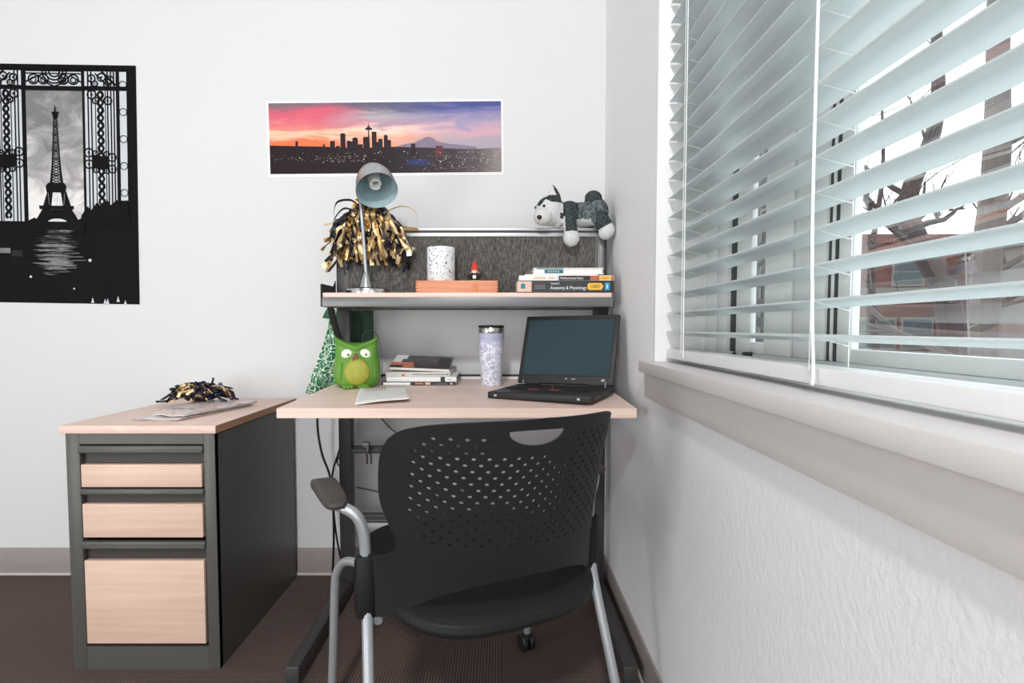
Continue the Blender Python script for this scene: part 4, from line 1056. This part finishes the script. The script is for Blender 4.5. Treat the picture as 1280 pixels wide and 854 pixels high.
c2 = dbook('textbook', 'white textbook with a black band second in the desk stack', -.279, 2.000, .0118, .243, .17, .0165, 'white', True)
f = -.085-.0005
sticker(c2, .067, .082, .0, .0165, f, 'bk_black', 'spine_band', 'black band'); sticker(c2, -.1215, -.119, .0, .0165, f, 'bk_blue', 'spine_band'); sticker(c2, -.1, -.04, .0055, .0075, f, 'ltblue', 'small_lettering'); sticker(c2, .09, .105, .006, .010, f, 'ltblue', 'small_lettering')
m = MB(); m.box(-.1215, .1215, -.085, .085, -.0004, .0).box(.1205, .1222, -.085, .085, .0, .0165); m.build('back_cover', 'bk_blue', c2)
c3 = dbook('paperback_book', 'grey-spined paperback third in the desk stack', -.291, 2.000, .0287, .222, .155, .0155, 'grey_pg', True)
f = -.0775-.0005
sticker(c3, -.058, -.04, .002, .0125, f, 'pink', 'cover_art', 'small pink figure'); sticker(c3, -.054, -.047, .002, .007, f-.0002, 'dkred', 'cover_art'); sticker(c3, -.02, .095, .006, .0085, f, 'greytxt', 'small_lettering'); sticker(c3, .098, .106, .005, .010, f, 'greytxt', 'small_lettering')
c4 = thing('paperback_book', 'dark-covered paperback leaning on top of the desk stack', 'book', (-.286, 2.0, zd(2.0)+.0622), (radians(13), radians(2.2), 0))
m = MB(); m.box(-.103, .103, -.07, .075, .0, .010, 0, .0006); m.build('page_block', 'paper', c4)
m = MB(); m.box(-.105, .105, -.072, .077, .010, .0112, 0, .0004); m.build('cover', 'cov_dk', c4)
m = MB(); m.box(-.104, -.06, .03, .077, .0112, .0116).box(-.104, -.074, -.015, .03, .0112, .0115); m.build('cover_art', 'white', c4, 'white cover patch')
m = MB(); m.box(-.105, -.028, -.045, -.012, .0112, .0117).box(-.06, -.02, -.07, -.045, .0112, .0117); m.build('cover_art', 'cov_or', c4, 'orange cover picture')
m = MB(); m.box(-.02, .045, -.03, -.026, .0112, .0115).box(-.015, .04, -.015, -.012, .0112, .0115).box(.055, .1, -.06, .06, .0112, .0114); m.build('small_lettering', 'steel_dark', c4)
# booklet at the desk front
p = on_desk(-.362, 1.672)
bl = thing('booklet', 'white curled booklet lying flat on the desk in front of the owl', 'booklet', p['loc'], p['rot'])
q = [(-.394+.362, 1.487-1.672), (-.256+.362, 1.535-1.672), (-.320+.362, 1.850-1.672), (-.462+.362, 1.812-1.672)]
def bk(u, v, dz=0):
    a = Vector(q[0]).lerp(Vector(q[1]), u); b_ = Vector(q[3]).lerp(Vector(q[2]), u); r = a.lerp(b_, v)
    z = .004+.006*abs(sin(u*pi*1.0))*(1-v)**3 + .010*u**3*(1-v)**4+.0*v
    return Vector((r.x, r.y, z+dz))
m = MB(); m.grid(lambda u, v: bk(u, v, .0012), 24, 12); o = m.build('cover', 'white', bl); solid(o, .0008)
m = MB(); m.grid(lambda u, v: bk(.01+u*.985, .004+v*.99, -.0012), 24, 12); o = m.build('page_block', 'paper', bl); solid(o, .0034, 0)
m = MB(); rs = random.Random(5)
for row, (v0, v1) in enumerate(((.87, .955), (.74, .83))):
    for k in range(8):
        u0 = .14+k*.055+(.0 if row == 0 else -.01); cu = rs.random()
        for (ua, va), (ub, vb) in (((u0, v0), (u0+.012, v1)), ((u0+.012, v1-.02), (u0+.04, v1)), ((u0+.012, v0+.0), (u0+.036, v0+.025))):
            P4 = [bk(ua, va, .0018), bk(ub, va, .0018), bk(ub, vb, .0018), bk(ua, vb, .0018)]
            m.poly(P4, 0 if cu < .6 else 1)
m.build('cover_lettering', ['rust', 'gold'], bl, 'reddish brown cover lettering')
m = MB(); m.poly([bk(.34, .36, .0018), bk(.95, .44, .0018), bk(.95, .47, .0018), bk(.34, .38, .0018)]); m.build('cover_line', 'grey_pg', bl)

# ------------------------------------------------------------------ cloths hung on the desk frame
def bandana_mat():
    t = NT('green_paisley_cloth'); v = t.coord()
    n = t.noise(t.map(v, scale=(1, .4, 1)), 17, 2, .4, 1.4)
    ring = t.math('SINE', t.math('MULTIPLY', n, 44))
    vo = t.n('ShaderNodeTexVoronoi', {'Vector': v, 'Scale': 24.}, feature='DISTANCE_TO_EDGE').outputs[0]
    f = t.math('MAXIMUM', t.math('GREATER_THAN', ring, .80), t.math('LESS_THAN', vo, .022))
    w = t.noise(v, 300, 2)
    return t.done(t.mix(f, t.mix(w, lin((48, 110, 70)), lin((66, 132, 88))), lin((228, 240, 230))), .85, 0, None, .1)
MT['bandana'] = bandana_mat(); MT['dkcloth'] = plain('dark_green_cloth', (72, 96, 82), .9, var=.1, scale=30, spec=.1); MT['bandana_edge'] = plain('bandana_hem', (50, 104, 70), .9, var=.1)
BO = Vector((-.63, 1.975, 1.03))
ban = thing('bandana', 'green bandana with white paisley print draped off the left end of the shelf', 'bandana', tuple(BO))
def ban_pt(u, v):
    z = 1.022-v*.30
    xl = -.612-.098*v**1.15; xr = -.588+.030*sin(v*pi)+.012*v
    if v < .12: xl += -.012*(1-v/.12)
    x = xl+(xr-xl)*u
    y = 1.985+.016*sin(u*9+v*2)*(.35+v*.8)+.012*sin(v*5+u*2)+.02*(1-u)
    return Vector((x, y, z))-BO
m = MB(); m.grid(ban_pt, 28, 36); o = m.build('cloth', 'bandana', ban, fix=False); solid(o, .0012)
m = MB(); m.poly([(-.626-BO.x, 1.95-BO.y, .992-BO.z), (-.590-BO.x, 1.95-BO.y, .986-BO.z), (-.584-BO.x, 1.955-BO.y, 1.022-BO.z), (-.612-BO.x, 1.955-BO.y, 1.023-BO.z)]); o = m.build('folded_corner', 'bandana_edge', ban, 'plain dark green folded corner'); solid(o, .0015)
m = MB(); m.tube([(-.589-BO.x, 1.90-BO.y, 1.0215-BO.z), (-.589-BO.x, 1.952-BO.y, 1.018-BO.z)], .004, 8); m.build('knot', 'white', ban)
gc = MB(); GO = Vector((-.52, 2.06, .9))
gc.grid(lambda u, v: Vector((-.600+.124*u, 2.06+.009*sin(u*14)+.004*sin(v*6), 1.022-.24*v))-GO, 30, 14)
o = gc.build('green_cloth', 'dkcloth', None, None, tuple(GO), fix=False); solid(o, .0015)
tag(o, 'dark green plain cloth hanging in the shade behind the owl', 'cloth')

# ------------------------------------------------------------------ things on the cabinet
CZ = .6903
MT['mag'] = None
def mag_mat(name, seed, base):
    t = NT(name); v = t.coord(); n = t.noise(t.map(v, loc=(seed, seed*2, 0), scale=(1, 1, 1)), 11, 3, .6, .8)
    return t.done(t.ramp(n, [(.34, (120, 118, 124)), (.42, base), (.52, (226, 220, 218)), (.57, (214, 150, 146)), (.62, (232, 226, 222)), (.72, (172, 106, 108))]), .35)
MT['mag'] = mag_mat('magazine_cover_print', 3.1, (222, 212, 208)); MT['mag2'] = mag_mat('newsprint_page', 8.4, (214, 214, 214))
def sheet_stack(name, label, corners, z0, t, mat, cat):
    c = Vector((sum(p[0] for p in corners)/4, sum(p[1] for p in corners)/4, z0))
    o = thing(name, label, cat, tuple(c))
    def pt(u, v, dz):
        a = Vector(corners[0]).lerp(Vector(corners[1]), u); b_ = Vector(corners[3]).lerp(Vector(corners[2]), u); r = a.lerp(b_, v)
        return Vector((r.x-c.x, r.y-c.y, dz+.003*sin(u*5+v)**2*(1-v)))
    m = MB(); m.grid(lambda u, v: pt(u, v, t-.0005), 20, 14); s = m.build('cover', mat, o); solid(s, .0008)
    m = MB(); m.grid(lambda u, v: pt(.008+u*.984, .008+v*.984, t*.5-.0008), 20, 14); s = m.build('pages', 'paper', o); solid(s, t-.0028)
    return o
sheet_stack('newspaper', 'folded newspaper pages under the magazine on the file cabinet', [(-1.068, 1.60), (-.925, 1.585), (-.862, 1.93), (-1.05, 1.96)], CZ, .0045, 'mag2', 'newspaper')
sheet_stack('magazine', 'glossy pale magazine lying beneath the small pompom on the file cabinet', [(-1.03, 1.635), (-.92, 1.60), (-.845, 1.925), (-1.07, 1.99)], CZ+.0085, .006, 'mag', 'magazine')
P2 = Vector((-1.042, 1.915, CZ+.016))
pom2 = thing('pompom', 'small navy and gold foil pompom lying on the magazine on the file cabinet', 'pompom', tuple(P2))
def gen_lie(rs):
    a = rs.uniform(0, 2*pi); r0 = rs.uniform(0, .075); j = lambda k: rs.uniform(-k, k)
    dx, dy = cos(a), sin(a)*.6; top = .068*sqrt(max(0, 1-(r0/.105)**2)); ln = rs.uniform(.02, .06)
    z0 = top*rs.uniform(.55, 1.02); z1 = max(.004, .068*sqrt(max(0, 1-((r0+ln)/.125)**2))*rs.uniform(.3, 1.0))
    return [Vector((dx*r0*.6+j(.01), dy*r0*.6+j(.01), max(.004, z0-.008))), Vector((dx*(r0+ln*.4)+j(.012), dy*(r0+ln*.4)+j(.008), max(.005, z0*.6+z1*.4+j(.006)))), Vector((dx*(r0+ln*.75)+j(.012), dy*(r0+ln*.75)+j(.008), max(.004, z1+j(.006)))), Vector((dx*(r0+ln)+j(.014), dy*(r0+ln)+j(.008), max(.003, z1*.8+j(.006))))]
rs = random.Random(23)
o = ribbons(rs, 210, gen_lie, .0085, 2).build('navy_strands', ['navy2', 'navy'], pom2, 'navy foil strands', sharp=0, fix=False); o['kind'] = 'stuff'
o = ribbons(rs, 110, gen_lie, .0075, 2).build('gold_strands', ['gold', 'gold2'], pom2, 'gold foil strands', sharp=0, fix=False); o['kind'] = 'stuff'
m = MB(); m.ball((0, 0, .026), (.07, .04, .028)); m.tube(smooth_path([(-.04, -.01, .02), (-.09, -.02, .004), (-.135, -.02, .0)], 5), .004, 8); m.tube(smooth_path([(.04, 0, .05), (.048, 0, .068), (.05, 0, .08)], 4), .0035, 8); m.build('core', 'navy', pom2)

# ------------------------------------------------------------------ cables under the desk
def cable(name, label, pts, r, mat, cat='cable'):
    o = MB(); c = Vector(pts[0]); o.tube(smooth_path([Vector(p)-c for p in pts], 8), r, 8)
    return tag(o.build(name, mat, None, None, tuple(c)), label, cat)
cable('power_cable', 'black power cable hanging from the left end of the desk', [(-.640, 1.94, .735), (-.642, 1.93, .62), (-.630, 1.935, .52), (-.605, 1.95, .42), (-.60, 1.96, .25), (-.62, 2.0, .02)], .0042, 'black')
cable('power_cable', 'black power cable slanting down beside the left desk post', [(-.535, 2.03, .735), (-.56, 2.03, .62), (-.60, 2.03, .50), (-.625, 2.03, .40), (-.62, 2.05, .2), (-.60, 2.08, .02)], .0038, 'black')
cable('looped_cable', 'small dark cable loop curling around the left desk post', [(-.575, 2.02, .50), (-.596, 2.02, .485), (-.602, 2.02, .465), (-.588, 2.02, .448), (-.57, 2.02, .44)], .0028, 'black')
cable('thin_cable', 'thin dark cable curving down behind the chair back', [(-.49, 2.09, .75), (-.475, 2.09, .66), (-.44, 2.09, .60), (-.39, 2.08, .56), (-.33, 2.06, .54)], .0025, 'steel_soft')
cable('wall_cable', 'thin grey cable running along the wall under the desk', [(-.56, 2.124, .345), (-.49, 2.124, .33), (-.42, 2.124, .318), (-.3, 2.124, .312), (-.1, 2.124, .34)], .003, 'lip')
cable('thin_wire', 'fine pale wire curling up behind the owl', [(-.50, 2.02, .77), (-.505, 2.02, .90), (-.50, 2.02, .938), (-.475, 2.02, .948), (-.45, 2.02, .93), (-.437, 2.02, .88), (-.435, 2.02, .775)], .0012, 'lip')
plug = thing('power_plug', 'grey cable clip and plug hooked over the upper crossbar', 'plug', (-.478, 1.955, .53))
m = MB(); m.box(-.014, .012, -.012, .008, .006, .026, 0, .004).box(.002, .01, -.012, .02, -.014, .012, 0, .003); m.build('body', 'lip', plug)
m = MB(); m.tube(smooth_path([(0, -.008, -.006), (.004, -.01, -.03), (.002, -.01, -.05)], 4), .003, 8); m.tube(smooth_path([(.012, -.008, -.006), (.018, -.01, -.03), (.016, -.01, -.05)], 4), .003, 8); m.build('prong', 'chair_grey', plug)

# ------------------------------------------------------------------ outside the window
def brick_mat():
    t = NT('red_brick_wall'); v = t.coord(); x, y, z = t.xyz(v)
    uv = t.n('ShaderNodeCombineXYZ', {0: t.math('ADD', x, y), 1: z, 2: 0.0}).outputs[0]
    br = t.n('ShaderNodeTexBrick', {'Vector': uv, 'Color1': lin((120, 68, 54)), 'Color2': lin((88, 52, 46)), 'Mortar': lin((116, 98, 90)), 'Scale': 4.0, 'Mortar Size': .012}).outputs['Color']
    n = t.noise(v, 1.2, 4)
    return t.done(t.mix(t.math('MULTIPLY', n, .7), br, lin((70, 48, 44))), .9)
MT['brick'] = brick_mat(); MT['stone'] = plain('grey_stone_facade', (112, 105, 103), .9, var=.12, scale=1.5); MT['bark'] = plain('dark_wet_bark', (58, 44, 44), .9, var=.25, scale=8, bump=.3)
MT['bark_g'] = plain('grey_bark', (84, 76, 73), .9, var=.2, scale=6, bump=.3); MT['pave'] = plain('wet_asphalt', (110, 108, 108), .7, var=.1, scale=2); MT['shrub'] = plain('dark_green_hedge', (64, 84, 58), .9, var=.35, scale=9)
MT['dark_post'] = plain('dark_grey_stucco', (92, 92, 92), .9, var=.2, scale=3); MT['outglass'] = plain('dim_window_glass', (84, 92, 96), .15, var=.1, scale=2); MT['cream_trim'] = plain('pale_window_trim', (122, 114, 108), .7)
o = MB().box(1.2, 60, -10, 60, -1.6, -1.5).build('ground', 'pave'); o['kind'] = 'structure'
bld = thing('brick_building', 'red brick building with flat roof seen across the street through the blind', 'building', (12.0, 16.0, -1.5))
m = MB(); m.box(-3.2, 3.6, 0, 8, 0, 4.85).box(-3.3, 3.7, -.1, 8.1, 4.85, 5.1, 0); m.build('wall', 'brick', bld)
MB().box(-3.22, 3.62, -.04, .02, 3.42, 3.6).box(-3.22, 3.62, -.03, .02, 1.62, 1.78).build('stone_band', 'stone', bld)
for wx, wz, ww, wh in ((-1.35, 1.9, 1.0, .8), (-.2, 1.9, .8, .8), (1.5, 1.9, .55, .75), (1.5, 3.7, .55, .8), (-.5, 3.7, .8, .7), (2.7, 1.9, .5, .8), (2.7, 3.7, .5, .8)):
    w = MB().box(wx-ww/2-.06, wx+ww/2+.06, -.05, .05, wz-.06, wz+wh+.06).build('window', 'cream_trim', bld)
    MB().box(wx-ww/2, wx+ww/2, -.06, -.04, wz, wz+wh/2-.02).box(wx-ww/2, wx+ww/2, -.06, -.04, wz+wh/2+.02, wz+wh).build('pane', 'outglass', w)
b2_ = thing('stone_building', 'grey stone building behind the trees at the right edge of the window', 'building', (13.5, 12.0, -1.5))
m = MB(); m.box(-1.2, 8, 0, 2.4, 0, 4.4); m.box(-1.3, 8.1, -.1, 2.5, 4.4, 4.6); m.build('wall', 'stone', b2_)
for wx in (1.2, 3.4): MB().box(wx, wx+1, -.03, .02, 1.5, 3.0).build('window', 'outglass', b2_)
hg = MB(); rs = random.Random(9)
for k in range(60): hg.ball((rs.uniform(-1.6, 1.6), rs.uniform(-.3, .3), rs.uniform(.1, .75)), (rs.uniform(.15, .3), .25, rs.uniform(.12, .25)), 0, 8, 6)
tag(hg.build('hedge', 'shrub', None, None, (10.4, 14.6, -1.5)), 'low dark green hedge below the buildings', 'hedge')
def tree(name, label, base, mat, trunk, seed, spread=1.0, depth=4, thick=.4):
    """trunk: list of (x,y,z,r) from the base; bare branches grow from it"""
    rs = random.Random(seed); o = thing(name, label, 'tree', base)
    m = MB(); P = [Vector(p[:3]) for p in trunk]; sp = smooth_path(P, 6); n = len(sp)
    rr = [trunk[min(int(i/6), len(trunk)-1)][3]+(trunk[min(int(i/6)+1, len(trunk)-1)][3]-trunk[min(int(i/6), len(trunk)-1)][3])*((i % 6)/6) for i in range(n)]
    m.tube(sp, rr, 10); m.build('trunk', mat, o)
    m = MB()
    def branch(p, d, ln, r, lev):
        pts = [p]; q = p.copy(); dd = d.copy()
        for k in range(5):
            dd = (dd+Vector((rs.uniform(-.35, .35), rs.uniform(-.35, .35), rs.uniform(-.22, .32)))).normalized(); q = q+dd*ln/5; pts.append(q.copy())
        m.tube(pts, [r*(1-.7*k/5) for k in range(6)], 5, 0, False)
        if lev > 0:
            for k in range(rs.randint(3, 4)):
                i = rs.randint(1, 5); nd = (dd+Vector((rs.uniform(-1, 1), rs.uniform(-1, 1), rs.uniform(-.4, .8)))).normalized()
                branch(pts[i], nd, ln*rs.uniform(.5, .75), r*(1-.7*i/5)*.65, lev-1)
    for k in range(9):
        i = rs.randint(n//3, n-1); a = rs.uniform(0, 2*pi)
        branch(sp[i], Vector((cos(a)*spread, sin(a)*spread, rs.uniform(.1, .7))).normalized(), rs.uniform(1.2, 2.3), rr[i]*thick, depth-1)
    m.build('branches', mat, o)
    return o
tree('bare_tree', 'bare dark tree with a leaning trunk in front of the brick building', (7.9, 9.6, -1.5), 'bark', [(0, 0, 0, .26), (-.1, 0, 1.4, .22), (-.28, .05, 3.0, .2), (-.75, .1, 3.9, .17), (-.95, .1, 4.7, .14), (-.6, 0, 6.0, .11), (-.7, 0, 8, .07)], 4)
tree('bare_tree', 'bare grey tree with a straight thick trunk nearest the window', (4.78, 5.55, -1.5), 'bark_g', [(0, 0, 0, .15), (.02, 0, 1.5, .13), (-.02, 0, 3, .125), (.04, 0, 4.2, .11), (-.05, 0, 6.5, .07)], 15, 1.0, 3, .32)
tree('bare_tree', 'slim bare tree standing left of the leaning tree', (8.6, 13.0, -1.5), 'bark', [(0, 0, 0, .1), (.05, 0, 2, .09), (-.1, 0, 4, .07), (.1, 0, 6, .045), (0, 0, 8, .02)], 21, 1.0, 4)

m = MB(); m.box(-.15, .15, -.2, .2, 0, 5.2, 0, .02); m.box(-.19, .19, -.24, .24, 0, .5, 0, .02); m.box(-.19, .19, -.24, .24, 5.0, 5.3, 0, .02)
tag(m.build('stone_post', 'dark_post', None, None, (1.6, 3.4, -1.5)), 'dark grey post standing outside the narrow window pane', 'post')

# ------------------------------------------------------------------ light
w = bpy.data.worlds.new('overcast_sky'); scene.world = w; w.use_nodes = True
nt = w.node_tree; nt.nodes.clear(); bg = nt.nodes.new('ShaderNodeBackground'); wo = nt.nodes.new('ShaderNodeOutputWorld')
bg.inputs[0].default_value = (.97, .985, 1, 1); bg.inputs[1].default_value = 3.2; nt.links.new(bg.outputs[0], wo.inputs[0])
def area(name, loc, target, size, power, col=(1, 1, 1), sy=None):
    d = bpy.data.lights.new(name, 'AREA'); d.energy = power; d.color = col; d.size = size
    if sy: d.shape = 'RECTANGLE'; d.size_y = sy
    o = bpy.data.objects.new(name, d); COL.objects.link(o); o.location = loc
    o.rotation_euler = (Vector(target)-Vector(loc)).to_track_quat('-Z', 'Y').to_euler(); return o
area('ceiling_lamp', (-.45, -2.0, 3.25), (-.2, 1.9, .8), .28, 80, (1, 1, 1))
area('side_fill', (-2.75, -.9, .75), (.4, .9, 1.35), 1.4, 46, (1, 1, 1))  # unseen soft fill, added to lift the right wall and slat undersides
area('room_fill', (-.6, -2.6, 1.1), (.1, 2, .5), 2.2, 36, (1, 1, 1), 1.6)  # unseen frontal fill, added to brighten the lower walls and desk
scene.view_settings.view_transform = 'Standard'; scene.view_settings.look = 'None'
scene.view_settings.exposure = 0; scene.view_settings.gamma = 1
